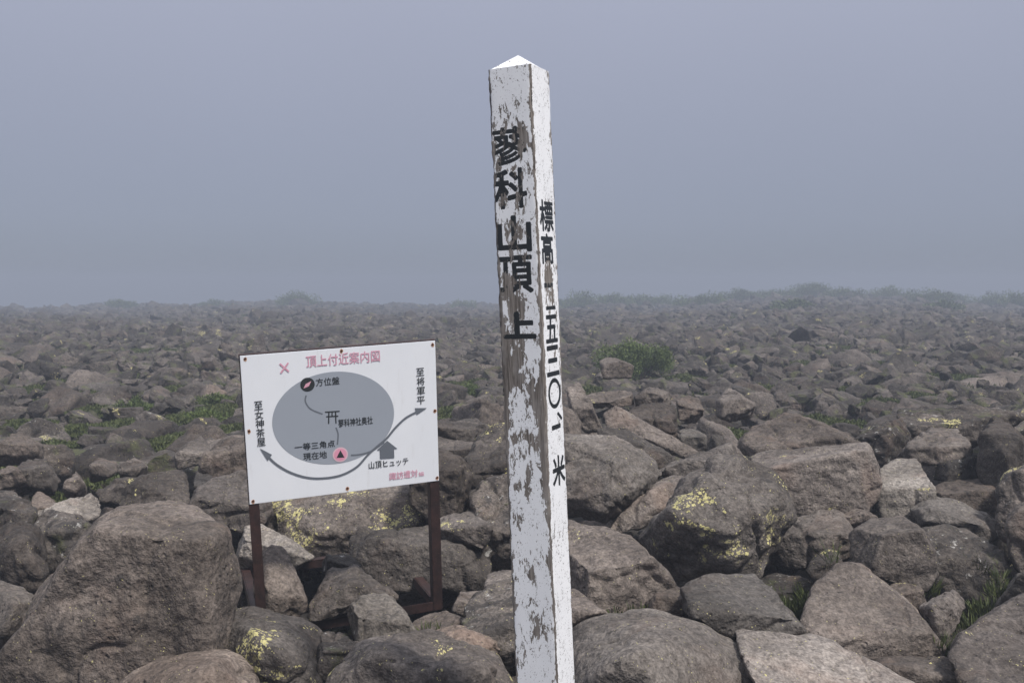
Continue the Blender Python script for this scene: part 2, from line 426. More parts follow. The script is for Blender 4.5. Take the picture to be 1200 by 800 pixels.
exec_rocks = [
# --- bottom right
(3.65,1.0,[(655,760),(672,735),(713,719),(760,716),(804,722),(853,739),(886,768),(913,802),(915,850),(860,890),(700,890),(650,850)],[(760,760,-.45),(820,790,-.45),(700,790,-.4)],'clean','large smooth domed boulder at the bottom right of the post',10,.6),
(4.15,.6,[(801,690),(829,676),(884,674),(912,700),(938,735),(905,748),(858,740),(832,724),(804,716)],['B',-1,.42,.62,.2],'clean','flat topped slab above the smooth domed boulder, right of the post',24,.7),
(3.7,.75,[(858,737),(900,741),(950,746),(991,764),(1029,787),(1067,803),(1080,850),(1040,885),(930,880),(905,830),(878,768)],['B',-1,.30,.62,.25],'clean','pale slab with a dark left side at the bottom edge, right of the domed boulder',26,.6),
(4.45,.65,[(941,737),(955,690),(982,662),(1007,663),(1032,690),(1065,709),(1098,748),(1104,768),(1065,771),(1029,773),(966,744)],['B',-1,.40,.72,.2],'plain','large wedge shaped slab leaning lower right beside the green grass tuft',22,.7),
(3.95,.6,[(1026,775),(1065,769),(1104,770),(1130,785),(1150,803),(1155,845),(1050,850),(1030,810)],[(1040,780,-.3),(1110,790,-.4)],'brown','dark fronted block tucked under the wedge shaped slab at the bottom edge',22,.9),
(4.0,.95,[(1113,764),(1128,744),(1160,722),(1215,692),(1262,700),(1280,800),(1240,870),(1170,850),(1132,795)],['B',-1,.34,.62,.2],'some','big boulder with yellow specks in the bottom right corner',22,.8),
(4.75,.4,[(1167,709),(1180,694),(1195,675),(1230,662),(1245,700),(1190,714),(1172,713)],[],'pale','pale block at the right edge behind the corner boulder',20,.8),
(4.75,.3,[(1034,688),(1059,681),(1090,695),(1096,704),(1076,713),(1050,704)],[],'brown','small flattish rock between the wedge slab and the block with two faces',16,1),
(4.45,.3,[(1079,713),(1098,698),(1117,690),(1128,700),(1131,712),(1110,745),(1098,751),(1086,728)],[(1100,712,-.4)],'some','small tapering rock right of the wedge slab, point downward',20,1),
(5.1,.6,[(996,627),(1022,609),(1057,606),(1079,621),(1092,643),(1093,673),(1081,687),(1054,683),(1024,672),(1003,660)],['B',-1,.24,.18,.12],'plain','block with a dark left face and a paler front face above the wedge slab',30,.7),
(5.45,.6,[(1079,621),(1110,620),(1160,635),(1188,652),(1190,665),(1165,690),(1152,701),(1125,692),(1092,688),(1084,650)],['B',1,.40,.45,.0],'dark','long slab with a broken dark front face right of two faced block',24,1.2),
(6.1,.7,[(1067,597),(1087,580),(1103,582),(1123,595),(1156,600),(1167,614),(1169,632),(1142,637),(1109,628),(1078,621)],[(1090,600,-.35),(1150,615,-.4)],'clean','rounded saddle topped boulder below the row of dark blocks at right',18,.7),
(6.6,.7,[(1029,552),(1050,537),(1095,539),(1109,550),(1097,566),(1092,580),(1070,608),(1035,606),(1028,575)],['B',1,.30,.42,-.15],'pale','squarish block with a pale top and darker front right of the big tabular boulder',30,.6),
(6.75,.6,[(1094,572),(1115,561),(1157,564),(1170,580),(1166,604),(1125,599),(1100,584)],['B',-1,.38,.30,.0],'brown','low dark fronted block beside the pale topped square block',26,.8),
(6.4,.95,[(880,538),(905,530),(950,525),(1012,522),(1022,545),(1028,567),(1012,602),(980,601),(940,599),(922,597),(898,560)],['B',-1,.36,.12,.10],'plain','big tabular boulder with flat top edge and shaded left side right of lichen boulder',34,.7),
(7.35,.6,[(1000,516),(1027,497),(1055,489),(1068,510),(1053,540),(1028,556),(1012,532)],[(1040,510,-.35)],'dark','dark boulder with a white lichen ring behind the tabular boulder',20,1),
(8.0,.8,[(1053,483),(1072,474),(1105,475),(1165,480),(1195,488),(1152,513),(1100,509),(1072,516),(1058,502)],['B',-1,.36,.35,.0],'dark','long dark slab lying across the top of the block group at right',22,1),
(7.3,.7,[(1049,538),(1070,518),(1092,500),(1112,502),(1152,511),(1148,526),(1107,541)],['B',1,.36,.5,.0],'plain','grey leaning boulder under the long dark slab',20,.9),
(6.95,.8,[(1148,512),(1165,491),(1182,500),(1205,525),(1228,560),(1200,600),(1168,585),(1152,560)],['B',-1,.1,.2,.4],'brown','tall pointed boulder near the right edge with yellow specks',22,1),
(7.15,.5,[(1102,545),(1147,524),(1160,545),(1158,562),(1120,564),(1098,560)],[],'dark','dark rock wedged left of the tall pointed boulder',20,1),
(6.1,.8,[(1170,580),(1180,557),(1210,545),(1245,570),(1245,645),(1195,645),(1174,622)],[],'dark','dark upright boulder at the right edge beside the saddle topped boulder',18,1),
(5.4,.6,[(1182,612),(1195,595),(1225,585),(1250,620),(1240,685),(1200,675),(1187,650)],[],'plain','mottled rock cut by the right edge below the dark upright boulder',18,1),
(5.75,.7,[(884,642),(900,622),(930,613),(958,618),(977,594),(987,602),(1000,622),(998,648),(970,661),(927,666),(895,664)],[(925,630,-.35),(985,625,-.35),(940,655,-.4)],'plain','hump backed boulder with a raised horn right of the lichen boulder',18,1),
(5.95,.35,[(983,600),(1000,593),(1027,606),(1012,618),(995,617)],[],'brown','small brown rock just above the two faced block',18,1),
(5.35,1.0,[(748,630),(775,600),(812,558),(835,540),(870,536),(892,548),(917,573),(930,608),(905,645),(886,672),(840,674),(800,678),(776,670),(757,648)],[(778,606,-.25),(812,592,-.45),(858,612,-.5),(884,650,-.45),(905,590,-.25)],'lichen_mid','big craggy boulder patched with bright yellow lichen right of the post',22,1.3,.15),
(6.3,.5,[(773,553),(805,538),(855,522),(867,531),(832,548),(812,560),(788,558)],[],'plain','narrow slab pointing up behind the lichen boulder',22,.9),
(5.8,.6,[(708,627),(738,590),(765,566),(790,556),(814,559),(792,594),(772,606),(745,620),(715,630)],[(760,585,-.3),(735,612,-.3)],'plain','sloping slab between the hollowed boulder and the lichen boulder',22,.8),
(6.0,.95,[(630,525),(662,511),(707,513),(745,526),(768,543),(777,558),(760,569),(742,588),(711,614),(675,600),(640,600),(625,560)],[(672,530,-.2),(720,548,-.45),(735,570,-.45),(705,600,-.45),(660,560,-.4)],'clean','big hollowed boulder with a folded top right behind the post',16,1.4),
(4.7,.75,[(650,625),(666,613),(697,624),(724,626),(743,635),(763,654),(782,676),(786,690),(757,710),(735,718),(708,718),(677,703),(655,690)],['B',-1,.22,.45,.35],'plain','boulder with a dark left face and yellow specks beside the post, above the dome',26,.9),
(4.35,.3,[(757,706),(771,694),(793,688),(802,695),(801,719),(782,721),(765,717)],[],'warm','small reddish chunk between the dome and the flat topped slab',22,1),
(4.1,.35,[(640,715),(655,700),(672,690),(692,705),(712,719),(692,732),(665,738)],[],'plain','low rock against the right side of the post above the dome',16,.9),
(5.1,.5,[(884,680),(910,673),(945,679),(954,690),(938,715),(905,708)],[],'dark','dark mossy rock behind the green grass tuft',16,1),
(4.95,.3,[(947,668),(955,653),(972,642),(984,650),(994,662),(975,670),(958,682)],[],'brown','small dark rounded rock above the left tip of the wedge slab',16,.9),
# --- middle right
(7.7,.8,[(866,523),(880,507),(895,498),(920,484),(952,493),(978,507),(1003,520),(960,528),(905,532),(875,532)],['B',-1,.36,.6,.0],'brown','broad pitted boulder directly behind the tabular boulder',16,1.1),
(7.3,.5,[(708,485),(722,475),(731,486),(765,505),(795,518),(823,532),(808,537),(780,531),(750,519),(714,506)],[(760,514,-.3),(805,532,-.3)],'plain','long tilted slab with a pale upper edge sloping down to the right',26,.6),
(6.85,.5,[(700,502),(714,501),(733,503),(758,517),(793,539),(774,550),(755,541),(720,526),(703,516)],[(745,522,-.3)],'plain','second tilted slab lying just below the pale edged slab',20,.7),
(7.95,.7,[(738,482),(755,475),(793,477),(800,492),(799,517),(781,512),(758,500)],[],'brown','rough broken boulder behind the pale edged tilted slab',20,1.2),
(8.8,.6,[(745,465),(761,455),(782,459),(791,468),(784,477),(748,479)],[],'plain','rounded boulder above the rough broken boulder',18,1.1),
(8.6,.6,[(792,470),(809,464),(829,469),(824,482),(814,494),(798,491)],[],'brown','brown boulder right of the rough broken boulder',20,1),
(8.7,.6,[(839,470),(855,455),(883,474),(878,488),(855,493),(842,486)],[],'plain','pointed boulder behind the lichen boulder in the middle ground',20,1),
(7.4,.4,[(796,505),(809,503),(834,514),(829,524),(814,527),(800,518)],[],'pale','small pale stepped rock at the lower end of the tilted slab',20,1),
(8.2,.5,[(665,456),(679,450),(692,476),(704,502),(690,505),(683,500),(669,478)],[],'plain','narrow upright rock close to the right edge of the post',22,.9),
(7.5,.5,[(645,480),(660,477),(671,481),(682,495),(680,512),(650,515)],[],'plain','rounded rock half hidden by the post under the narrow upright rock',14,.9),
(9.0,.5,[(685,467),(700,459),(739,460),(741,473),(700,477)],[],'brown','low dark fronted slab in the middle ground right of the post',22,.9),
(10.6,.5,[(703,423),(714,418),(741,428),(738,441),(708,442)],['B',-1,.40,.2,.1],'plain','squared block in front of the round green shrub',30,.6),
# --- between sign and post
(8.0,.6,[(498,500),(515,494),(540,494),(553,497),(558,508),(552,517),(517,514),(498,512)],[],'plain','oblong boulder just right of the sign board',18,.9),
(7.4,.6,[(495,520),(515,513),(556,519),(561,525),(540,539),(517,537),(495,534)],[],'plain','flat slab right of the sign board with a dark edge',20,.7),
(6.7,.8,[(539,551),(558,528),(563,511),(575,500),(600,496),(635,510),(635,562),(592,561),(572,569),(553,564)],['B',-1,.3,.62,.1],'some','boulder speckled with yellow lichen left of the post',22,1),
(6.1,.6,[(485,535),(515,529),(537,541),(547,558),(550,590),(540,604),(505,606),(485,590)],['B',1,.26,.25,.0],'brown','rough dark fronted boulder beside the right leg of the sign',18,1.3),
(5.8,.6,[(549,590),(566,569),(592,561),(618,600),(616,660),(597,674),(577,670),(565,638),(555,610)],[],'dark','dark crusty boulder with lichen against the left side of the post',18,1.3),
(5.6,.5,[(505,622),(517,608),(532,601),(555,600),(568,611),(573,621),(565,641),(550,634),(517,628)],[],'some','rounded knob of rock with lichen right of the sign leg',16,1),
(5.5,.65,[(411,658),(412,631),(427,617),(467,620),(523,620),(551,633),(572,648),(577,677),(563,694),(526,694),(492,696),(452,690),(440,670)],[(441,640,-.35),(446,672,-.42),(520,645,-.4),(500,685,-.45),(560,675,-.35)],'plain','large oblong boulder lying behind the right leg of the sign',20,1.1),
(4.85,.55,[(357,719),(378,677),(390,662),(415,661),(446,683),(464,700),(440,706),(415,712),(400,722),(366,729)],[(385,700,-.35),(420,690,-.35)],'plain','slanting grey rock lying inside the base frame of the sign',20,1),
(5.2,.3,[(374,668),(384,651),(406,648),(422,662),(402,674)],[],'dark','small dark rock behind the slanting rock in the sign base',18,1),
(4.25,.4,[(399,735),(411,709),(427,698),(452,698),(467,712),(484,737),(490,748),(464,751),(415,751),(402,744)],['B',-1,.28,.45,.2],'pale','light grey stone resting in front of the lower bar of the sign',16,1),
(4.8,.4,[(299,662),(308,643),(319,636),(330,640),(345,664),(355,690),(360,716),(350,725),(315,724),(299,700)],[(315,685,-.38),(345,700,-.35)],'warm','upright rounded stone beside the left leg of the sign',14,.7),
(5.75,.5,[(270,642),(285,619),(305,613),(335,631),(365,651),(346,663),(300,674),(276,667)],[],'pale','pale triangular rock behind the left leg of the sign',18,.8),
(6.35,1.1,[(296,605),(292,585),(330,568),(380,560),(440,554),(490,560),(505,585),(509,610),(500,628),(470,630),(430,645),(400,662),(360,657),(325,632)],[(340,600,-.2),(420,600,-.35),(480,600,-.3),(400,645,-.4)],'lichen','broad boulder covered in yellow lichen behind the lower half of the sign',18,1.1),
(6.3,.7,[(219,598),(233,573),(252,562),(285,554),(312,565),(314,600),(296,622),(270,617),(250,606)],[],'some','brown boulder with yellow dots left of the board lower corner',18,1),
(7.2,.8,[(243,546),(252,527),(270,516),(300,511),(335,530),(335,572),(300,582),(265,577),(248,566)],[],'brown','rugged boulder half hidden by the left edge of the board',18,1.3),
(6.7,.4,[(221,577),(229,555),(240,549),(249,560),(240,575),(226,592)],[],'black','small near black rock in the crevice left of the board',18,1.2),
(6.5,.8,[(111,578),(135,566),(155,559),(185,554),(212,549),(224,568),(219,594),(150,594),(118,588)],[(165,572,-.35)],'brown','long rough slab along the top of the giant left boulder',18,1.3),
# --- left
(4.3,1.1,[(-20,800),(30,758),(62,716),(88,688),(93,663),(108,632),(122,610),(150,596),(195,592),(228,603),(253,616),(264,640),(270,680),(268,718),(256,770),(240,860),(-10,880)],['B',1,.42,.10,-.10],'brown','giant rough brown boulder filling the lower left, sloping face with pits',20,.85),
(5.2,.6,[(-15,640),(7,617),(22,610),(45,619),(54,638),(59,665),(58,688),(45,702),(22,703),(0,684),(-15,668)],[(25,640,-.38)],'brown','upright brown boulder near the left edge',16,1),
(4.6,.6,[(-35,690),(0,681),(20,698),(42,697),(51,712),(46,736),(25,760),(-5,780),(-35,765)],[(10,712,-.38)],'plain','mottled boulder at the left edge beside the giant boulder',18,1.1),
(5.6,.5,[(43,616),(60,600),(95,610),(110,620),(100,650),(93,670),(75,693),(58,692),(56,660)],[],'dark','black crusted rock with white patches left of the giant boulder',18,1.4),
(6.1,.55,[(46,602),(70,589),(87,584),(107,578),(119,590),(113,604),(82,614),(60,617)],[],'pale','pinkish pale rock above the black crusted rock',18,1.2),
(6.3,.35,[(34,592),(45,576),(67,590),(61,604),(45,611)],[],'warm','small warm brown rock near the left edge above the crusted rock',18,1),
(5.9,.5,[(-25,588),(0,577),(18,579),(39,597),(37,613),(18,615),(0,627),(-25,632)],[],'dark','dark rock with white crust at the left edge',18,1.3),
(7.0,.5,[(16,556),(28,540),(52,540),(69,562),(61,578),(38,576)],[],'plain','blocky boulder with faint green lichen at upper left of the near rocks',22,1),
(6.9,.45,[(71,577),(77,555),(87,551),(98,565),(102,581),(85,584)],[],'brown','small upright rock right of the blocky boulder at left',18,1),
(8.0,.6,[(-12,530),(5,514),(18,505),(49,522),(47,537),(20,542),(-5,543)],[],'brown','dark sided boulder at the left edge above the blocky boulder',20,1),
(6.9,.5,[(-20,560),(0,547),(20,549),(36,571),(20,582),(-15,580)],[],'brown','low brown rock at the left edge under the dark sided boulder',18,1),
(7.4,.5,[(94,542),(112,534),(136,542),(138,552),(115,562),(98,558)],[],'plain','round boulder behind the left end of the long rough slab',16,1),
(7.35,.45,[(142,545),(158,536),(173,547),(168,562),(142,562)],[],'brown','angular boulder behind the middle of the long rough slab',20,1),
(7.9,.5,[(208,532),(222,519),(236,511),(246,525),(241,541),(211,547)],[],'plain','peaked boulder above the near black rock at left',20,1),
# --- bottom left and middle
(4.0,.75,[(233,768),(240,748),(255,732),(268,712),(286,709),(303,715),(350,723),(373,740),(386,765),(394,800),(388,850),(290,870),(243,825)],[(250,752,-.2),(290,742,-.35),(330,762,-.45),(352,800,-.5),(290,820,-.35)],'lichen_mid','front boulder with yellow lichen on its crest below the left leg of the sign',20,1.1),
(3.55,.7,[(138,803),(165,785),(195,771),(235,765),(266,763),(287,775),(304,802),(310,860),(150,870)],[],'warm','tan rounded boulder at the bottom edge left of the lichen crested one',14,.8),
(3.7,.85,[(384,803),(405,776),(418,760),(432,749),(460,751),(505,752),(535,741),(562,746),(583,762),(599,792),(606,860),(400,870)],[(430,775,-.3),(500,780,-.35),(570,790,-.35)],'some','wide pale boulder at the bottom edge just left of the post',16,1),
(4.05,.4,[(363,750),(385,741),(405,744),(420,757),(408,787),(390,805),(374,782)],[],'dark','dark rock filling the gap under the light grey stone',18,1),
(4.0,.4,[(487,752),(510,739),(540,731),(563,734),(583,748),(588,767),(560,768),(520,764)],[],'warm','warm brown rock peeping over the wide pale boulder',14,1),
(4.4,.4,[(482,739),(490,725),(505,719),(523,717),(544,727),(548,737),(520,747),(497,750)],[],'brown','rounded brown rock under the right foot of the sign',16,.9),
(4.25,.6,[(544,729),(548,711),(563,698),(577,688),(600,683),(628,700),(632,785),(598,790),(583,757),(563,737)],[],'dark','dark upright boulder touching the left side of the post near the bottom',20,.9),
(4.7,.3,[(529,713),(540,693),(564,692),(562,706),(548,723)],[],'plain','thin pale wedge of rock between the sign foot and the post',22,.8),
(5.0,.5,[(573,690),(572,675),(580,667),(625,669),(625,692),(597,690)],[],'plain','grey rock behind the post under the dark crusty boulder',18,.8),
]
for rk in exec_rocks:
    D_, T_, poly_, ridge_, mat_, lab_, p_ = rk[:7]
    rough_ = rk[7] if len(rk) > 7 else 1.0
    lift_ = rk[8] if len(rk) > 8 else 0.34
    hero(D_, T_, poly_, ridge_, mat_, lab_, p_, rough_, lift_)

# prototypes of the ordinary boulders
def proto(seed, sub):
    r_ = np.random.default_rng(seed)
    N = []; H = []
    dims = np.array([1.0, r_.uniform(0.62, 0.9), r_.uniform(0.42, 0.75)])
    for ax in range(3):
        for s in (-1, 1):
            n = np.zeros(3); n[ax] = s; n += r_.normal(size=3) * 0.24; n /= np.linalg.norm(n)
            N.append(n); H.append(r_.uniform(0.72, 0.95))
    for _ in range(r_.integers(5, 10)):
        n = r_.normal(size=3); n /= np.linalg.norm(n); N.append(n); H.append(r_.uniform(0.76, 1.04))
    Dr, Fc = ico(sub)
    r = smin_radius(Dr, np.array(N), np.array(H), r_.uniform(26, 70))
    V = Dr * r[:, None] * dims
    st = fbm(V * 1.4 + seed, 3, seed); n_ = normals_of(V, Fc)
    V = V + n_ * (0.06 * st + 0.14 * (np.minimum(np.abs(noise(V * 2.3 + seed * 2, seed + 5)), .5) - 0.2) + 0.03 * noise(V * 5 + seed, seed))[:, None]
    return V, Fc
NPR = 22
PR = {s: [proto(100 + i, s) for i in range(NPR)] for s in (5, 4, 3, 2)}

def rot(r_):
    a = r_.uniform(0, 2 * math.pi); tx, ty = r_.normal(0, 0.42, 2)
    return np.array((Matrix.Rotation(a, 3, 'Z') @ Matrix.Rotation(tx, 3, 'X') @ Matrix.Rotation(ty, 3, 'Y')))

cells = {}
def free(x, y, r, k):
    ci, cj = int(x // 1.2), int(y // 1.2)
    for i in range(ci - 1, ci + 2):
        for j in range(cj - 1, cj + 2):
            for (a, b, q) in cells.get((i, j), ()):
                if (x - a) ** 2 + (y - b) ** 2 < (k * (r + q)) ** 2: return False
    return True
def put(x, y, r): cells.setdefault((int(x // 1.2), int(y // 1.2)), []).append((x, y, r))
def in_hero(x, y, r, k=1.0):
    for (a, b, sx, sy, z0, z1) in HEROES:
        if ((x - a) / (sx + r * k)) ** 2 + ((y - b) / (sy + r * k)) ** 2 < 1: return True
    return False

SHRUBS = [  # px, D, width m, height m, label
 (747, 17.2, 1.60, 0.66, 'round dark green shrub growing among the boulders right of the post'),
 (238, 11.8, .62, 0.26, 'low green shrub in a hollow left of the board, nearest of its patch'),
 (250, 13.6, .60, 0.24, 'small green shrub behind the nearest low shrub left of the board'),
 (156, 12.8, .62, 0.26, 'small green shrub farther left in the patch left of the board'),
 (548, 14.6, .62, 0.26, 'small green shrub seen between the board and the post'),
]
FAR_SHRUBS = [(345, 98, 5.5, 1.5), (682, 88, 5.0, 1.9), (718, 94, 5.0, 1.4), (775, 98, 5.6, 1.5), (822, 84, 5.0, 1.7), (870, 96, 5.0, 1.3), (950, 98, 8.0, 1.5), (985, 92, 5.0, 1.2),
              (1085, 86, 5.0, 1.3), (1165, 92, 5.0, 1.7), (1192, 84, 4.2, 1.5), (255, 104, 4.2, 1.0), (1040, 98, 6, 1.4), (1120, 100, 5, 1.5), (905, 98, 5, 1.4), (740, 98, 5, 1.5), (650, 96, 4, 1.3), (545, 100, 3.4, 1.1), (928, 60, 3.0, .7), (1105, 64, 3.2, .7), (140, 100, 4, 1.0)]
def shrub_xy(px, D): return ((px - 600) / F * D, D)

scatter = []
r_ = np.random.default_rng(5)
def hero_edge(px):
    if px < 250: return 8.1
    if px < 520: return 7.4
    if px < 600: return 8.4
    if px < 860: return 9.4
    return 8.5
MATS = [(190, 520, .22), (262, 476, .3), (120, 478, .3), (205, 492, .3), (70, 520, .25), (275, 500, .22), (215, 455, .4), (150, 440, .4), (60, 432, .5), (255, 452, .3), (100, 462, .35), (30, 495, .3), (770, 455, .25), (905, 452, .3), (1080, 462, .3), (215, 514, .30), (232, 509, .30), (245, 483, .30), (160, 493, .30), (60, 582, .12), (12, 541, .22), (124, 560, .14), (560, 447, .30), (520, 490, .25), (548, 478, .35), (585, 487, .25), (520, 450, .3),
        (855, 507, .3), (880, 512, .25), (950, 490, .25), (985, 495, .3), (1035, 470, .4), (690, 455, .3), (1160, 470, .4), (865, 427, .4), (940, 425, .45), (1050, 425, .5), (1110, 440, .5), (50, 470, .4), (90, 447, .5),
        (130, 428, .6), (40, 455, .4), (1000, 455, .3), (100, 500, .3), (240, 430, .5), (800, 440, .35), (180, 410, .7), (700, 405, .6), (980, 408, .7), (1150, 405, .7)]
def mat_xy(px, py): D = EYE * F / (py - 330); return ((px - 600) / F * D, D)
keep_off = [(shrub_xy(s[0], s[1]), s[2] * 0.42) for s in SHRUBS] + [((2.18, 16.5), 0.55), ((2.6, 16.6), 0.5), ((1.75, 16.7), 0.45)] + [(mat_xy(m[0], m[1]), m[2] * 0.75) for m in MATS]
bands = [(7.0, 20, 8500), (20, 45, 29000), (45, 75, 18000), (75, 128, 29000)]
for (y0, y1, tries) in bands:
    for t in range(tries):
        y = math.sqrt(r_.uniform(y0 * y0, y1 * y1)); x = r_.uniform(-1, 1) * (0.74 * y + 3)
        rad = float(np.clip(r_.lognormal(math.log(0.215), 0.50), 0.10, 0.66))
        if y > 11: rad *= 0.88
        if y > 45: rad = max(rad, 0.22) * (1.15 if y < 75 else 1.9)
        px = 600 + x / y * F
        if y - rad * .7 < hero_edge(px): continue
        if in_hero(x, y, rad, 0.55): continue
        if any((x - a) ** 2 + (y - b) ** 2 < (q + rad * .7) ** 2 for (a, b), q in keep_off): continue
        if not free(x, y, rad, 0.58): continue
        put(x, y, rad)
        z = float(level(x, y)) - rad * r_.uniform(0.05, 0.95) + 0.03
        scatter.append((x, y, z, rad))
# small stones wedged in the gaps
for t in range(9000):
    y = math.sqrt(r_.uniform(7.6 ** 2, 30 ** 2)); x = r_.uniform(-1, 1) * (0.56 * y + 1.5); rad = r_.uniform(0.09, 0.17)
    if y < hero_edge(600 + x / y * F) or in_hero(x, y, rad, 0.6) or not free(x, y, rad, 0.74): continue
    put(x, y, rad); scatter.append((x, y, float(level(x, y)) - rad * 0.6 - 0.08, rad))
# stones under and between the near boulders, and beyond the frame on either side
for t in range(2500):
    y = r_.uniform(2.2, 8.6); x = r_.uniform(-1, 1) * (0.55 * y + 2.2)
    px = 600 + x / y * F; inside = -40 < px < 1240
    if inside:
        rad = r_.uniform(0.14, 0.30)
        if in_hero(x, y, rad, -0.05) or not free(x, y, rad, 0.66): continue
        if math.hypot(x - 0.08, y - 3.0) < 0.34: continue
        if y > hero_edge(px) or (-1.62 < x < -0.22 and 4.15 < y < 5.75): continue
        put(x, y, rad); scatter.append((x, y, -0.20 - rad * r_.uniform(0.6, 0.9), rad))
    else:
        rad = r_.uniform(0.2, 0.5)
        if in_hero(x, y, rad, 0.6) or not free(x, y, rad, 0.7): continue
        put(x, y, rad); scatter.append((x, y, -rad * 0.55, rad))

def seen(s):
    x, y, z, r = s; px = 600 + x / y * F
    return r / y if -60 < px < 1260 and y > 2 else r / y * 0.02
scatter.sort(key=seen, reverse=True)
NIND = 292 - len(HEROES)
mnames = ['plain', 'plain', 'brown', 'brown', 'brown', 'some', 'dark', 'dark', 'warm', 'plain', 'field', 'field']
protos_me = {}
for i, (x, y, z, rad) in enumerate(scatter[:NIND]):
    k = i % NPR; sub = 5 if rad / y > 0.03 else 4
    mn = mnames[int(r_.integers(len(mnames)))]
    if (k, sub, mn) not in protos_me:
        protos_me[(k, sub, mn)] = mesh_np('boulder', PR[sub][k][0], PR[sub][k][1], M[mn])
    o = bpy.data.objects.new('boulder', protos_me[(k, sub, mn)]); COL.objects.link(o)
    R3 = Matrix(rot(r_)).to_4x4()
    o.matrix_world = Matrix.Translation((x, y, z)) @ R3 @ Matrix.Diagonal((rad * r_.uniform(.95, 1.3), rad * r_.uniform(.85, 1.15), rad * r_.uniform(.85, 1.1), 1))
    px = 600 + x / y * F
    o['category'] = 'boulder'
    tone = {'plain': 'grey brown', 'brown': 'dark brown', 'pale': 'pale grey', 'some': 'yellow flecked', 'dark': 'black crusted', 'warm': 'reddish brown', 'field': 'greenish grey'}[mn]
    if y < 8.6 and z < -0.12:
        zone = 'down a gap among near boulders ' + ('at lower left' if px < 270 else 'around the sign' if px < 560 else 'right of the post' if px < 900 else 'at lower right')
        big = 'small'
    else:
        zone = ('left of the board' if px < 290 else 'behind the board' if px < 505 else 'between board and post' if px < 620 else 'just right of the post' if px < 780 else 'past the green shrub' if px < 960 else 'toward the right edge')
        zone = ('in the nearer middle ground ' if y < 12.5 else 'in the farther middle ground ') + zone
        big = 'large' if rad > 0.48 else 'mid sized' if rad > 0.33 else 'smaller'
    lab = big + ' ' + tone + ' boulder ' + zone; gr = big + ' ' + tone + ' boulders ' + zone
    o['label'] = lab; o['group'] = gr

VV = []; FF = []; TT = []; nv = 0
for (x, y, z, rad) in scatter[NIND:]:
    sub = 4 if y < 13 else (3 if y < 40 else 2)
    V, Fc = PR[sub][int(r_.integers(NPR))]
    s = np.array([rad * r_.uniform(.95, 1.35), rad * r_.uniform(.85, 1.15), rad * r_.uniform(.85, 1.15)])
    W = (V * s) @ rot(r_).T + (x, y, z)
    VV.append(W); FF.append(Fc + nv); nv += len(W); TT.append(np.full(len(W), r_.uniform(0, 1)))
VV = np.vstack(VV); FF = np.vstack(FF)
fm = mesh_np('boulder_field', VV, FF, M['field'], smooth=False)
fa = fm.attributes.new('tone', 'FLOAT', 'POINT'); fa.data.foreach_set('value', np.concatenate(TT).astype(np.float32))
link('boulder_field', fm, kind='stuff', label='countless weathered boulders reaching back into the fog', cat='boulder field')
print('field tris', len(FF), 'scatter', len(scatter), 'heroes', len(HEROES))

# loose small stones on the soil between the near boulders
VV = []; FF = []; TT = []; nv = 0
for t in range(5200):
    y = r_.uniform(2.4, 11.0); x = r_.uniform(-1, 1) * (0.55 * y + 0.6); rad = float(np.clip(r_.lognormal(math.log(0.035), 0.5), 0.015, 0.10))
    V, Fc = PR[2][int(r_.integers(NPR))]
    zg = float(level(x, y)) + GD + 0.07 * 1.6 * float(fbm(np.array([[x, y, 0.0]]) * 1.6, 3, 5)[0])
    W = (V * rad) @ rot(r_).T + (x, y, zg + rad * 0.4)
    VV.append(W); FF.append(Fc + nv); nv += len(W); TT.append(np.full(len(W), r_.uniform(0, 1)))
fm = mesh_np('gravel', np.vstack(VV), np.vstack(FF), M['field'], smooth=False)
fa = fm.attributes.new('tone', 'FLOAT', 'POINT'); fa.data.foreach_set('value', np.concatenate(TT).astype(np.float32))
link('gravel', fm, kind='stuff', label='loose gravel and small stones down between the near boulders', cat='gravel')

# ---------------------------------------------------------------- plants
def leaf_mat(name, c1, c2):
    b = NB(name); g = b.n('ShaderNodeNewGeometry')
    n = b.math('ADD', b.math('MULTIPLY', b.noise(g.outputs['Position'], 6, 3), 0.6), b.math('MULTIPLY', g.outputs['Random Per Island'], 0.4))
    b.l(b.mix(b.step(n, 0.3, 0.7), c1, c2), b.b.inputs['Base Color']); b.b.inputs['Roughness'].default_value = 0.6
    return b.m
LEAF = leaf_mat('shrub_leaf', (0.042, 0.066, 0.018), (0.112, 0.148, 0.040))
GRASS = leaf_mat('grass_blade', (0.034, 0.047, 0.014), (0.088, 0.104, 0.034))
STEM = simple('shrub_stem', (0.09, 0.06, 0.045))

def blades(C, Dn, L, Wd, r_):
    """quads: base C, direction Dn, length L, width Wd"""
    n = len(C); side = np.cross(Dn, r_.normal(size=(n, 3))); side /= np.linalg.norm(side, axis=1)[:, None] + 1e-9
    w = side * (Wd[:, None] / 2); tip = C + Dn * L[:, None]; mid = C + Dn * (L[:, None] * 0.55)
    V = np.stack([C - w * .5, C + w * .5, mid + w, tip, mid - w], 1)
    return V.reshape(-1, 3), np.arange(n * 5).reshape(n, 5)

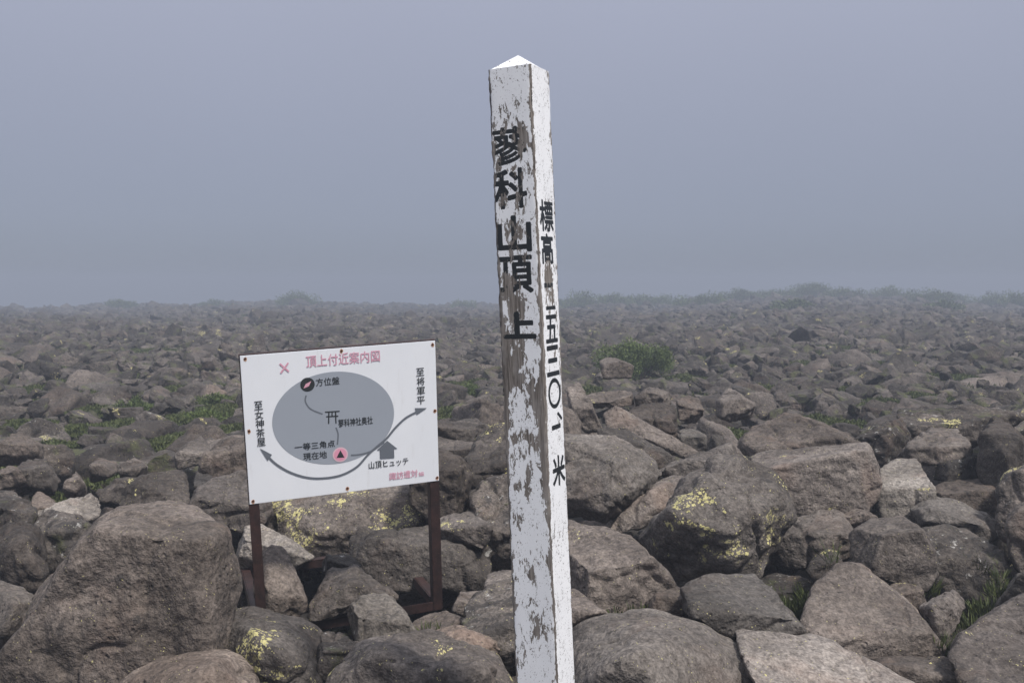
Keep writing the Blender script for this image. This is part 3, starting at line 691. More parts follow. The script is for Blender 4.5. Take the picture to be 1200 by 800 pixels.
def shrub(px, D, wd, ht, label, group, nleaf, leaf):
    x, y = shrub_xy(px, D); z = float(level(x, y)) - (0.08 if D > 16 and D < 40 else 0.16 if D < 16 else 0.30 * ht)
    root = link('shrub', None, loc=(x, y, z), label=label, cat='shrub', group=group)
    rr = np.random.default_rng(int(px * 7 + D))
    nl = 16; lobes = []
    for _ in range(nl):
        a = rr.uniform(0, 6.28); q = rr.uniform(0, 0.36) * wd
        lobes.append((q * math.cos(a), q * math.sin(a), ht * rr.uniform(.10, .62) * (1 - (q / wd) ** 2 * 2.5), wd * rr.uniform(.10, .20), ht * rr.uniform(.22, .38)))
    C = []
    for _ in range(nleaf):
        lx, ly, lz, lw, lh = lobes[rr.integers(nl)]
        d = rr.normal(size=3); d /= np.linalg.norm(d); s = rr.uniform(.45, 1.08)
        p = np.array([lx + d[0] * lw * s, ly + d[1] * lw * s, lz + 0.15 * ht + d[2] * lh * s])
        p[2] = max(p[2], 0.02); C.append(p)
    C = np.array(C); c0 = np.array([0, 0, 0.1 * ht]); Dn = (C - c0); Dn /= np.linalg.norm(Dn, axis=1)[:, None]
    Dn = Dn * 0.6 + rr.normal(size=C.shape) * 0.5 + (0, 0, 0.45); Dn /= np.linalg.norm(Dn, axis=1)[:, None]
    V, Q = blades(C, Dn, rr.uniform(.7, 1.3, nleaf) * leaf, rr.uniform(.35, .55, nleaf) * leaf, rr)
    link('foliage', mesh_np('foliage', V, Q, LEAF, False), parent=root)
    sv = []; sf = []
    for (lx, ly, lz, lw, lh) in lobes:
        a = np.array([lx * .15, ly * .15, -0.05]); b = np.array([lx * .8, ly * .8, lz * .7]); t0, t1 = 0.012 * wd ** .5, 0.006 * wd ** .5
        k = len(sv)
        for (c, t) in ((a, t0), (b, t1)):
            for q in range(5): sv.append(c + np.array([math.cos(q * 1.2566) * t, math.sin(q * 1.2566) * t, 0]))
        for q in range(5): sf.append((k + q, k + (q + 1) % 5, k + 5 + (q + 1) % 5, k + 5 + q))
    link('stem', mesh_np('stem', np.array(sv), np.array(sf), STEM), parent=root)
for i, s in enumerate(SHRUBS):
    shrub(s[0], s[1], s[2], s[3], s[4], None, 15000 if i == 0 else 3000, 0.036 if i == 0 else 0.028)
for i, s in enumerate(FAR_SHRUBS):
    shrub(s[0], s[1], s[2] * 1.1, s[3] * 1.25, 'hazy green shrub on the misty skyline', 'shrubs on the skyline', int(2600 * s[2] / 3), 0.15)

# grass: tufts by hand and low mats in the field
gr = np.random.default_rng(3)
C = []; Dn = []; L = []; Wd = []
def tuft(px, py, D, rad, n, ln):
    c = at(px, py, D)
    for _ in range(n):
        a = gr.uniform(0, 6.28); q = rad * math.sqrt(gr.uniform()); C.append(c + (q * math.cos(a), q * math.sin(a) * .7, gr.uniform(-.05, .01)))
        d = np.array([math.cos(a) * .5 * gr.uniform(0, 1.6), math.sin(a) * .5, 1.0]) + gr.normal(size=3) * .22
        Dn.append(d / np.linalg.norm(d)); L.append(ln * gr.uniform(.5, 1.2)); Wd.append(min(0.007, 0.0035 + 0.00035 * D))
for (px, py, D, rad, n, ln) in [(935, 722, 4.75, .10, 420, .11), (925, 712, 4.85, .09, 260, .10), (950, 705, 4.8, .06, 160, .10), (1160, 714, 4.75, .10, 300, .06), (1172, 694, 4.9, .07, 200, .07),
                                (1140, 735, 4.5, .10, 240, .08), (1108, 757, 4.2, .05, 120, .06), (1172, 676, 5.1, .04, 50, .07), (1085, 690, 5.0, .06, 110, .09), (974, 655, 4.8, .03, 22, .12), (750, 718, 4.25, .05, 90, .05), (722, 716, 4.3, .03, 40, .04),
                                (505, 745, 4.2, .05, 70, .08), (1148, 670, 5.2, .05, 70, .12)]:
    tuft(px, py, D, rad, n, ln)
for (px, py, rd) in MATS:
    x, y = mat_xy(px, py); n = int(2600 * rd / .3)
    for _ in range(n):
        a = gr.uniform(0, 6.28); q = rd * math.sqrt(gr.uniform()) * 1.25; xx, yy = x + q * math.cos(a) * 1.3, y + q * math.sin(a)
        hgt = 0.10 * (1 - (q / rd) ** 2) * (0.6 + 0.4 * math.sin(xx * 9) * math.cos(yy * 7))
        C.append((xx, yy, float(level(xx, yy)) - 0.05 + hgt * gr.uniform(.3, 1.0))); d = np.array([0, 0, 1.0]) + gr.normal(size=3) * .6
        Dn.append(d / np.linalg.norm(d)); L.append(gr.uniform(.018, .05)); Wd.append(.014)
for t in range(420):     # sparse mats farther out
    y = math.sqrt(gr.uniform(14 ** 2, 60 ** 2)); x = gr.uniform(-.56, .56) * y; rd = gr.uniform(.25, .6)
    for _ in range(150):
        a = gr.uniform(0, 6.28); q = rd * math.sqrt(gr.uniform()); xx, yy = x + q * math.cos(a) * 1.4, y + q * math.sin(a)
        C.append((xx, yy, float(level(xx, yy)) - 0.06)); d = np.array([0, 0, 1.0]) + gr.normal(size=3) * .6
        Dn.append(d / np.linalg.norm(d)); L.append(gr.uniform(.5, 1.0) * (.07 + .0016 * y)); Wd.append(.008 + .0005 * y)
V, Q = blades(np.array(C), np.array(Dn), np.array(L), np.array(Wd), gr)
link('grass', mesh_np('grass', V, Q, GRASS, False), kind='stuff', label='short green grass and moss growing in the gaps between boulders', cat='grass')

# ---------------------------------------------------------------- text outlines
def text_mesh(body, offset=0.0):
    cu = bpy.data.curves.new('t', 'FONT'); cu.body = body; cu.size = 1; cu.offset = offset; cu.resolution_u = 6
    o = bpy.data.objects.new('t', cu); COL.objects.link(o)
    bpy.context.view_layer.update(); dg = bpy.context.evaluated_depsgraph_get()
    me = bpy.data.meshes.new_from_object(o.evaluated_get(dg), depsgraph=dg)
    me.calc_loop_triangles()
    V = np.array([v.co[:2] for v in me.vertices]).reshape(-1, 2); Tr = np.array([t.vertices[:] for t in me.loop_triangles]).reshape(-1, 3)
    bpy.data.objects.remove(o); bpy.data.meshes.remove(me); bpy.data.curves.remove(cu)
    return V, Tr

# ---------------------------------------------------------------- the post
PC = np.array([0.05387, 2.93216, 0.63145 + EYE]); PW = 0.14
AX = np.array([0.04555, -0.00296, -0.99896]); AX /= np.linalg.norm(AX)
LU = np.array([-0.90271, 0.42815, -0.04243]); LU -= AX * (LU @ AX); LU /= np.linalg.norm(LU)
RU = np.cross(AX, LU); RU = RU if RU[1] > 0 else -RU
NL, NR = -RU, -LU                                   # outward normals of left and right visible faces
PLEN = 2.62
def on_plane(px, py, O, N):
    r = ray(px, py); o = np.array([0, 0, EYE]); t = ((O - o) @ N) / (r @ N); return o + r * t
def face_uv(px, py, side):
    """u metres from the front corner, v metres down from the top"""
    N = NL if side == 'L' else NR; P = on_plane(px, py, PC, N)
    U = LU if side == 'L' else RU
    return (P - PC) @ U, (P - PC) @ AX

def raster(grid, du, glyph, box):
    """fill glyph triangles into grid[v,u] (cell du) inside box u0,u1,v0,v1; u grows to the viewer's right"""
    V, T = glyph; mn, mx = V.min(0), V.max(0); u0, u1, v0, v1 = box
    W = (V - mn) / (mx - mn); W = np.stack([u0 + W[:, 0] * (u1 - u0), v1 - W[:, 1] * (v1 - v0)], 1) / du
    h, w_ = grid.shape
    for a, b, c in W[T]:
        x0, x1 = int(max(0, min(a[0], b[0], c[0]))), int(min(w_ - 1, max(a[0], b[0], c[0]) + 1))
        y0, y1 = int(max(0, min(a[1], b[1], c[1]))), int(min(h - 1, max(a[1], b[1], c[1]) + 1))
        if x1 < x0 or y1 < y0: continue
        gx, gy = np.meshgrid(np.arange(x0, x1 + 1) + .5, np.arange(y0, y1 + 1) + .5)
        def e(p, q): return (q[0] - p[0]) * (gy - p[1]) - (q[1] - p[1]) * (gx - p[0])
        s1, s2, s3 = e(a, b), e(b, c), e(c, a)
        m = ((s1 >= 0) & (s2 >= 0) & (s3 >= 0)) | ((s1 <= 0) & (s2 <= 0) & (s3 <= 0))
        grid[y0:y1 + 1, x0:x1 + 1][m] = 1

def paint_material():
    b = NB('peeling_white_paint')
    bare = b.n('ShaderNodeAttribute', attribute_name='bare').outputs['Fac']; ink = b.n('ShaderNodeAttribute', attribute_name='ink').outputs['Fac']
    uv = b.n('ShaderNodeAttribute', attribute_name='face_uv').outputs['Vector']
    st = b.n('ShaderNodeMapping'); st.inputs['Scale'].default_value = (1, 0.38, 1); b.l(uv, st.inputs[0]); S = st.outputs[0]
    n1 = b.noise(S, 58, 6, 0.66, 0.5); n2 = b.noise(S, 150, 5, 0.6); n3 = b.noise(S, 330, 3, 0.6)
    f = b.math('ADD', bare, b.math('ADD', b.math('MULTIPLY', b.math('SUBTRACT', n1, 0.5), 2.3), b.math('MULTIPLY', b.math('SUBTRACT', n2, 0.5), 0.75)))
    mask = b.step(f, 0.49, 0.51)
    chips = b.step(b.math('ADD', n3, b.math('MULTIPLY', b.math('SUBTRACT', n1, 0.5), 0.55)), 0.628, 0.645)
    mask = b.math('MAXIMUM', mask, chips)
    # wood with long grain
    gm = b.n('ShaderNodeMapping'); gm.inputs['Scale'].default_value = (1, 0.035, 1); b.l(uv, gm.inputs[0])
    g1 = b.noise(gm.outputs[0], 170, 6, 0.7, 0.5); g2 = b.noise(S, 30, 5, 0.6)
    wood = b.mix(b.step(g1, 0.3, 0.72), (0.070, 0.058, 0.050), (0.270, 0.242, 0.220))
    wood = b.mix(b.math('MULTIPLY', b.step(g2, 0.45, 0.7), 0.5), wood, (0.27, 0.255, 0.245))
    wood = b.mix(b.math('MULTIPLY', chips, b.step(f, 0.30, 0.55, 0.75, 0.0)), wood, (0.055, 0.046, 0.040))
    white = b.mix(b.noise(S, 12, 4), (0.81, 0.82, 0.84), (0.70, 0.71, 0.74))
    dm = b.n('ShaderNodeMapping'); dm.inputs['Scale'].default_value = (1, 0.12, 1); b.l(uv, dm.inputs[0])
    white = b.mix(b.math('MULTIPLY', b.step(b.noise(dm.outputs[0], 60, 5, 0.7), 0.58, 0.75), 0.28), white, (0.42, 0.40, 0.37))
    col = b.mix(mask, white, wood)
    # lettering: worn away where the paint under it flaked, but partly kept as a stain
    ik = b.step(b.math('ADD', ink, b.math('ADD', b.math('MULTIPLY', b.math('SUBTRACT', n2, 0.5), 0.7), b.math('MULTIPLY', b.math('SUBTRACT', 0.5, n1), 1.1))), 0.43, 0.57)
    keep = b.step(b.math('SUBTRACT', f, b.math('MULTIPLY', ink, 0.08)), 0.46, 0.62, 1.0, 0.0)
    im = b.math('MULTIPLY', ik, keep)
    im = b.math('MULTIPLY', im, b.step(b.math('ADD', n3, 0.0), 0.70, 0.74, 1.0, 0.1))
    col = b.mix(im, col, (0.014, 0.017, 0.020))
    b.l(col, b.b.inputs['Base Color'])
    ro = b.n('ShaderNodeMix', data_type='FLOAT'); b.l(mask, ro.inputs[0]); ro.inputs[2].default_value = 0.5; ro.inputs[3].default_value = 0.9
    b.l(ro.outputs[0], b.b.inputs['Roughness'])
    h = b.math('ADD', b.math('MULTIPLY', mask, -1.0), b.math('MULTIPLY', b.math('MULTIPLY', g1, mask), 0.9))
    b.l(b.bump(h, 0.9, 0.0016), b.b.inputs['Normal'])
    return b.m
PAINT = paint_material()

post = link('summit_post', None, loc=tuple(PC + AX * PLEN), label='tall square post with peeling white paint and black lettering down two faces', cat='post')
DU = 0.002
nu = int(round(PW / DU)) + 1; nvv = int(round(PLEN / DU)) + 1
def blob_field(blobs, side, u, v):
    f = np.full(u.shape, 0.0)
    for (px, py, rx, ry, s) in blobs:
        bu, bv = face_uv(px, py, side); k = PC[1] / F
        ru = rx * k / (0.905 if side == 'L' else 0.43); rv = ry * k
        f = f + s * np.exp(-(((u - bu) / ru) ** 2 + ((v - bv) / rv) ** 2))
    return f
LB = [(597, 130, 14, 30, .16), (590, 175, 22, 22, .20), (612, 155, 10, 14, .38), (616, 172, 8, 14, .38), (584, 190, 8, 14, .34), (605, 205, 16, 12, .22), (585, 232, 8, 14, .34), (606, 232, 12, 16, .24),
      (600, 262, 12, 14, .36), (603, 280, 12, 12, .34), (598, 330, 12, 14, .46), (603, 352, 14, 14, .40), (607, 375, 12, 20, .36), (587, 400, 6, 40, .36), (608, 412, 9, 22, .46), (600, 430, 8, 22, .36),
      (590, 430, 9, 55, .48), (592, 480, 6, 60, .40), (611, 445, 12, 16, .40), (625, 470, 9, 20, .36), (606, 515, 5, 14, .42), (622, 520, 10, 12, .46), (617, 510, 8, 8, .3), (635, 500, 7, 70, .46),
      (638, 560, 5, 60, .30), (618, 562, 5, 22, .42), (603, 545, 3, 30, .25), (622, 672, 6, 9, .42), (604, 690, 4, 30, .3), (623, 702, 5, 14, .36), (630, 735, 9, 16, .50), (616, 768, 4, 16, .36), (618, 655, 8, 22, .20),
      (643, 655, 5, 16, .30), (608, 610, 5, 30, .22), (645, 740, 4, 10, .3), (600, 360, 22, 60, .07), (604, 300, 16, 14, .22)]
RB = [(641, 320, 6, 16, .40), (646, 345, 7, 26, .50), (643, 300, 5, 20, .26), (650, 410, 8, 20, .14), (633, 380, 5, 60, .30), (648, 250, 10, 30, .14), (654, 440, 8, 40, .14), (641, 90, 6, 10, .40), (648, 180, 4, 24, .2), (644, 150, 4, 20, .25), (650, 600, 8, 50, .10)]
def edge_field(u, v, side, seed):
    P3 = np.stack([v * 9, u * 3, np.full(u.shape, seed * 1.7)], -1).reshape(-1, 3)
    wob = noise(P3, seed).reshape(u.shape)
    wob2 = noise(P3 * 4.1, seed + 1).reshape(u.shape)
    wd = 0.0050 + 0.0035 * wob + 0.0025 * wob2
    wd = wd * (0.45 + 1.0 * np.exp(-((v - 0.95) / 0.36) ** 2))
    near = np.exp(-np.clip(u - wd, 0, None) / 0.0035)
    far_ = np.exp(-np.clip((PW - u) - wd, 0, None) / 0.0035)
    return (0.80 * near + 0.85 * far_) if side == 'L' else (0.62 * near + 0.60 * far_)
LTXT = [('蓼', 578, 617, 150, 193), ('科', 580, 617, 199, 244), ('山', 584, 622, 254, 295), ('頂', 585, 624, 301, 343), ('上', 588, 627, 367, 396)]
RTXT = [('標', 633, 648, 236, 271), ('高', 635, 648, 275, 309), ('一', 638, 648, 332, 337), ('一', 640, 651, 359, 363), ('五', 640, 653, 370, 401), ('三', 641, 655, 406, 440),
        ('〇', 643, 657, 444, 478), ('、', 653, 659, 482, 493), ('一', 647, 657, 498, 503), ('米', 648, 662, 534, 568)]
def post_face(side, origin, U, txt, blobs, seed):
    """grid mesh of one painted face"""
    uu = np.linspace(0, PW, nu); vv = np.linspace(0, PLEN, nvv); Ug, Vg = np.meshgrid(uu, vv)
    N = NL if side in ('L', 'BL') else NR
    if side in ('BL', 'BR'): N = -N
    # weathered arrises: corners eaten back
    Pn = np.stack([Vg * 14, np.full(Ug.shape, seed * 1.0), Ug * 0], -1).reshape(-1, 3)
    eat = (0.0018 + 0.0022 * np.clip(noise(Pn, 70) + .3, 0, 1) + 0.0012 * noise(Pn * 5, 71)).reshape(Ug.shape)
    e0 = np.exp(-Ug / 0.004); e1 = np.exp(-(PW - Ug) / 0.004)
    inset = eat * (e0 + e1)
    V3 = origin + Ug[..., None] * U + Vg[..., None] * AX - N * inset[..., None]
    V3 = V3 + U * ((e0 - e1) * eat * 1.0)[..., None]
    bare = {'L': 0.205, 'R': 0.130}.get(side, 0.15) + edge_field(Ug, Vg, side[-1], seed)
    ink = np.zeros(Ug.shape)
    ikw = np.ones(Ug.shape)
    if txt:
        bare = bare + blob_field(blobs, side, Ug, Vg)
        k = 3; g = np.zeros((nvv * k, nu * k))
        for (ch, x0, x1, y0, y1) in txt:
            xm, ym = (x0 + x1) / 2, (y0 + y1) / 2
            ua, _ = face_uv(x0, ym, side); ub, _ = face_uv(x1, ym, side); _, va = face_uv(xm, y0, side); _, vb = face_uv(xm, y1, side)
            if side == 'L': ua, ub = PW - ua, PW - ub
            thin = ch in '一、'
            gg = np.zeros_like(g); raster(gg, DU / k, text_mesh(ch), (ua, ub, va, vb))
            rr_ = 0 if thin else ((4 if ch == '蓼' else 5) if side == 'L' else 3)
            for dy in range(-rr_, rr_ + 1):
                for dx in range(-rr_, rr_ + 1):
                    if dx * dx + dy * dy <= rr_ * rr_ + .5: g = np.maximum(g, np.roll(gg, (dy, dx), (0, 1)))
        g = g[:nvv * k, :nu * k].reshape(nvv, k, nu, k).mean((1, 3))
        ink = g[:, ::-1] if side == 'L' else g
        v0_ = face_uv(605, 355, 'L')[1]
        ink = ink * (np.where(Vg > v0_, 7.0, 1.0) if side == 'L' else 3.0)
    me_V = V3.reshape(-1, 3); idx = np.arange(nvv * nu).reshape(nvv, nu)
    Qd = np.stack([idx[:-1, :-1], idx[1:, :-1], idx[1:, 1:], idx[:-1, 1:]], -1).reshape(-1, 4)
    q = me_V[Qd[0]]; 
    if np.cross(q[1] - q[0], q[2] - q[0]) @ N < 0: Qd = Qd[:, ::-1]
    me = mesh_np('face', me_V - (PC + AX * PLEN), Qd, PAINT, True)
    for nm, arr in (('bare', bare), ('ink', ink)):
        a = me.attributes.new(nm, 'FLOAT', 'POINT'); a.data.foreach_set('value', arr.ravel().astype(np.float32))
    a = me.attributes.new('face_uv', 'FLOAT_VECTOR', 'POINT')
    a.data.foreach_set('vector', np.stack([Ug, Vg, np.full(Ug.shape, seed * 3.1)], -1).ravel().astype(np.float32))
    return me
meL = post_face('L', PC, LU, LTXT, LB, 1)
meR = post_face('R', PC, RU, RTXT, RB, 2)
nu_keep, nv_keep = nu, nvv
link('painted_face', meL, parent=post, label='left face with five large black characters and the most peeling')
link('painted_face', meR, parent=post, label='narrow looking right face with smaller black characters')
DU = 0.01; nu = int(round(PW / DU)) + 1; nvv = int(round(PLEN / DU)) + 1
link('painted_face', post_face('BL', PC + RU * PW, LU, None, None, 3), parent=post)
link('painted_face', post_face('BR', PC + LU * PW, RU, None, None, 4), parent=post)
# pyramid cap
apex = on_plane(606, 65, PC + (LU + RU) * PW / 2, np.array([0, 1, 0]))
cc = PC + (LU + RU) * PW / 2; hcap = (cc - apex) @ AX
A_ = cc - AX * max(hcap, 0.02)
def capmesh():
    cs = [PC, PC + LU * PW, PC + (LU + RU) * PW, PC + RU * PW]
    cs = [c + (cc - c) * 0.035 + AX * 0.002 for c in cs]
    n = 16; V = []; Fq = []
    for k in range(4):
        a, b = cs[k], cs[(k + 1) % 4]; base = len(V)
        for i in range(n + 1):
            for j in range(n + 1):
                V.append((a + (b - a) * (j / n)) * (1 - i / n) + A_ * (i / n))
        for i in range(n):
            for j in range(n):
                q = base + i * (n + 1) + j; Fq.append((q, q + 1, q + n + 2, q + n + 1))
    V = np.array(V); me = mesh_np('cap', V - (PC + AX * PLEN), np.array(Fq), PAINT, False)
    t = (V - cc) @ AX / -max(hcap, 0.02)
    a = me.attributes.new('bare', 'FLOAT', 'POINT'); a.data.foreach_set('value', (0.14 + 0.5 * np.exp(-np.clip(t, 0, 1) / 0.05)).astype(np.float32))
    a = me.attributes.new('ink', 'FLOAT', 'POINT'); a.data.foreach_set('value', np.zeros(len(V), np.float32))
    a = me.attributes.new('face_uv', 'FLOAT_VECTOR', 'POINT'); a.data.foreach_set('vector', (V * 1.0).astype(np.float32).ravel())
    return me
link('cap', capmesh(), parent=post)

# ---------------------------------------------------------------- the sign
TLc = np.array([-1.21286, 4.42392, -0.33019 + EYE])
B1 = np.array([0.94226, 0.33004, 0.05666]); B1 /= np.linalg.norm(B1)
B2 = np.array([0.00903, 0.13405, -0.99093]); B2 -= B1 * (B1 @ B2); B2 /= np.linalg.norm(B2)
BN = np.cross(B1, B2); BN = BN if BN[1] < 0 else -BN        # outward, to the viewer
BW, BH = 0.9, 0.6967
def bxy(px, py):
    P = on_plane(px, py, TLc, BN); return np.array([(P - TLc) @ B1, (P - TLc) @ B2])
def zb(zx, zy): return bxy(270 + zx / 3.72, 385 + zy / 3.72)    # from an enlarged view of the board
ROOT = TLc + B1 * BW / 2 + B2 * 1.38
sign = link('map_sign', None, loc=tuple(ROOT), label='white summit map board on dark red iron legs standing among the boulders', cat='sign')
def bp(u, v, n=0.0): return TLc + B1 * u + B2 * v + BN * n - ROOT

IRON = NB('rusty_red_iron'); g = IRON.n('ShaderNodeTexCoord')
n1 = IRON.noise(g.outputs['Object'], 18, 7, 0.7); n2 = IRON.noise(g.outputs['Object'], 90, 4, 0.6)
c_ = IRON.mix(IRON.step(n1, 0.35, 0.7), (0.020, 0.012, 0.011), (0.046, 0.023, 0.020)); c_ = IRON.mix(IRON.math('MULTIPLY', IRON.step(n2, 0.62, 0.72), 0.6), c_, (0.13, 0.07, 0.045))
IRON.l(c_, IRON.b.inputs['Base Color']); IRON.b.inputs['Roughness'].default_value = 0.55; IRON.l(IRON.bump(n2, 0.4, 0.003), IRON.b.inputs['Normal']); IRON = IRON.m
BD = NB('board_white_enamel'); g = BD.n('ShaderNodeTexCoord')
c_ = BD.mix(BD.noise(g.outputs['Object'], 5, 5), (0.70, 0.73, 0.78), (0.80, 0.82, 0.86))
sp = BD.noise(g.outputs['Object'], 55, 5, 0.7, .5); c_ = BD.mix(BD.math('MULTIPLY', BD.step(sp, 0.72, 0.76), 0.5), c_, (0.30, 0.28, 0.27))
ms = BD.n('ShaderNodeMapping'); ms.inputs['Scale'].default_value = (1, 1, .1); BD.l(g.outputs['Object'], ms.inputs[0])
c_ = BD.mix(BD.math('MULTIPLY', BD.step(BD.noise(ms.outputs[0], 40, 5, .7), 0.55, 0.8), 0.22), c_, (0.45, 0.43, 0.42))
BD.l(c_, BD.b.inputs['Base Color']); BD.b.inputs['Roughness'].default_value = 0.42; BD.b.inputs['Specular IOR Level'].default_value = 0.5; BD = BD.m
INK = simple('print_black', (0.018, 0.022, 0.024), 0.5, (0.032, 0.036, 0.038), 60)
GRY = simple('print_grey', (0.285, 0.315, 0.365), 0.5, (0.315, 0.345, 0.395), 6)
DGR = simple('print_dark_grey', (0.115, 0.130, 0.155), 0.5, (0.145, 0.160, 0.185), 60)
PNK = simple('print_faded_pink', (0.56, 0.24, 0.34), 0.55, (0.70, 0.42, 0.50), 45)
PNK2 = simple('print_pink_disc', (0.66, 0.27, 0.38), 0.5, (0.70, 0.32, 0.43), 20)
RUST = simple('rusty_screw', (0.10, 0.035, 0.015), 0.8, (0.035, 0.018, 0.012), 200)
STN = simple('rust_stain', (0.45, 0.22, 0.12), 0.7, (0.62, 0.42, 0.30), 200)

def box_mesh(name, c0, ex, ey, ez, mat, bev=0.002):
    bm = bmesh.new(); vs = []
    for i in (0, 1):
        for j in (0, 1):
            for k in (0, 1): vs.append(bm.verts.new(c0 + ex * i + ey * j + ez * k))
    for q in ((0, 1, 3, 2), (4, 6, 7, 5), (0, 4, 5, 1), (2, 3, 7, 6), (0, 2, 6, 4), (1, 5, 7, 3)): bm.faces.new([vs[i] for i in q])
    bmesh.ops.recalc_face_normals(bm, faces=bm.faces)
    if bev: bmesh.ops.bevel(bm, geom=bm.edges[:] + bm.verts[:], offset=bev, segments=2, affect='EDGES')
    me = bpy.data.meshes.new(name); bm.to_mesh(me); bm.free(); me.materials.append(mat); return me

board = link('board', box_mesh('board', bp(0, 0, -0.003), B1 * BW, B2 * BH, BN * 0.003, BD, 0.0012), parent=sign)
# back frame of flat iron, slightly larger than the board
fr = 0.004; fw = 0.047
for (u0, v0, du, dv) in ((-fr, -fr, BW + 2 * fr, 0.04), (0.044, BH - 0.04, BW - .090, 0.036)):
    link('frame_bar', box_mesh('frame_bar', bp(u0, v0, -0.034), B1 * du, B2 * dv, BN * 0.030, IRON), parent=sign)
LEG = [(-fr, fw), (BW - fw + 0.006 - 0.004, fw)]
vb = 1.375
for i, (u0, wd) in enumerate(LEG):
    bm = bmesh.new()
    m1 = box_mesh('a', bp(u0, 0.036, -0.010), B1 * wd, B2 * (vb - 0.036), BN * 0.006, IRON, 0.0015)
    m2 = box_mesh('b', bp(u0 + (0 if i == 1 else wd - 0.006), 0.040, -0.062), B1 * 0.006, B2 * (vb - 0.044), BN * 0.0515, IRON, 0.0015)
    bm.from_mesh(m1); bm.from_mesh(m2); me = bpy.data.meshes.new('leg'); bm.to_mesh(me); bm.free(); me.materials.append(IRON)
    bpy.data.meshes.remove(m1); bpy.data.meshes.remove(m2)
    link('leg', me, parent=sign)
# base frame on the ground
hb = np.cross(B1, np.array([0, 0, 1.0])); hb /= np.linalg.norm(hb); hb = hb if hb[1] > 0 else -hb    # horizontal, away from viewer
Fl = bp(LEG[0][0], vb, -0.066); Fr_ = bp(LEG[1][0] + fw, vb, -0.066); up = -B2
def bar(a, b, wv, hv):
    link('base_bar', box_mesh('base_bar', a, b - a, wv, hv, IRON, 0.0015), parent=sign)
bar(bp(LEG[0][0] + fw + .001, vb - 0.048, -0.010), bp(LEG[1][0] - .001, vb - 0.048, -0.010), BN * 0.005, B2 * 0.048)
dep = 0.95
bar(bp(LEG[0][0] + fw + .001, vb, -0.062), bp(LEG[1][0] - .001, vb, -0.062), BN * 0.050, -up * 0.005)
for uu_ in (LEG[0][0], LEG[1][0] + fw - 0.05):
    a = bp(uu_, vb - 0.048, -0.068); bar(a, a + hb * dep, B1 * 0.006, B2 * 0.048)
    a = bp(uu_ + 0.007, vb - 0.048, -0.068); bar(a, a + hb * dep, B1 * 0.043, B2 * 0.005)
a = bp(LEG[0][0], vb - 0.048, -0.068) + hb * (dep + 0.001); bar(a, a + B1 * (LEG[1][0] + fw - LEG[0][0]), hb * 0.05, B2 * 0.006)
bar(a + B2 * 0.007, a + B2 * 0.007 + B1 * (LEG[1][0] + fw - LEG[0][0]), hb * 0.006, B2 * 0.042)

# printed matter: flat shapes a hair proud of the board
def flat(name, pts2, faces, lay, mat, label=None, per=None):
    n = 0.0010 + 0.0005 * lay
    V = np.array([bp(u, v, n + (0.00004 * (i // per) if per else 0)) for i, (u, v) in enumerate(pts2)])
    me = bpy.data.meshes.new(name); me.from_pydata([tuple(v) for v in V], [], [tuple(int(i) for i in f) for f in faces]); me.materials.append(mat)
    me.update()
    for p in me.polygons:
        if Vector(p.normal).dot(Vector(BN)) < 0: p.flip()
    return link(name, me, parent=board, label=label)
def text_on(body, c, wd, ht, mat, off=0.0, lay=3, label=None):
    V, T = text_mesh(body); mn, mx_ = V.min(0), V.max(0); W = (V - (mn + mx_) / 2) / (mx_ - mn)
    P = []; TT_ = []
    for i, (dx, dy) in enumerate(((-1, 0), (1, 0), (0, -1), (0, 1))):
        q = off * 0.035; P += [(c[0] + a * wd + dx * q, c[1] - b * ht + dy * q) for a, b in W]; TT_ += [tuple(t + i * len(W)) for t in T]
    return flat('lettering', P, TT_, lay, mat, label, len(W))
def htext(body, zx0, zy0, zx1, zy1, hz, mat, off=0.01, label=None):
    a, b = zb(zx0, zy0), zb(zx1, zy1); text_on(body, (a + b) / 2, b[0] - a[0], hz / 3.72 * 0.00405, mat, off, 3, label)
def stroke(pts, wd, lay, mat, name='route_line'):
    P = [np.array(p) for p in pts]
    # Catmull-Rom smoothing
    S = []
    for i in range(len(P) - 1):
        p0, p1, p2, p3 = P[max(i - 1, 0)], P[i], P[i + 1], P[min(i + 2, len(P) - 1)]
        for t in np.linspace(0, 1, 8, endpoint=False):
            S.append(0.5 * ((2 * p1) + (-p0 + p2) * t + (2 * p0 - 5 * p1 + 4 * p2 - p3) * t * t + (-p0 + 3 * p1 - 3 * p2 + p3) * t ** 3))
    S.append(P[-1]); S = np.array(S); d = np.gradient(S, axis=0); d /= np.linalg.norm(d, axis=1)[:, None]; nrm = np.stack([-d[:, 1], d[:, 0]], 1) * wd / 2
    V = np.vstack([S + nrm, S - nrm]); n = len(S)
    return flat(name, V, [(i, i + 1, n + i + 1, n + i) for i in range(n - 1)], lay, mat)
def disc(c, rx, ry, lay, mat, name, n=48):
    return flat(name, [(c[0] + rx * math.cos(t), c[1] + ry * math.sin(t)) for t in np.linspace(0, 2 * math.pi, n, endpoint=False)], [tuple(range(n))], lay, mat)
PX = 0.00393 / 3.72 * 1.03      # metres per enlarged pixel
disc((zb(188, 411) + zb(708, 369)) / 2, 260 * PX, 203 * PX, 0, GRY, 'summit_area', 96)
htext('頂上付近案内図', 330, 141, 651, 119, 50, PNK, 0.012)
c = zb(235, 170)
stroke([zb(215, 152), zb(255, 187)], 0.0075, 3, PNK, 'cross_mark'); stroke([zb(252, 148), zb(219, 193)], 0.0075, 4, PNK, 'cross_mark')
disc(zb(336, 243), 30 * PX, 30 * PX, 2, INK, 'compass_disc')
flat('compass_needle', [zb(318, 260), zb(328, 240), zb(352, 228), zb(342, 250)], [(0, 1, 2, 3)], 3, PNK)
htext('方位盤', 372, 233, 475, 226, 33, INK)
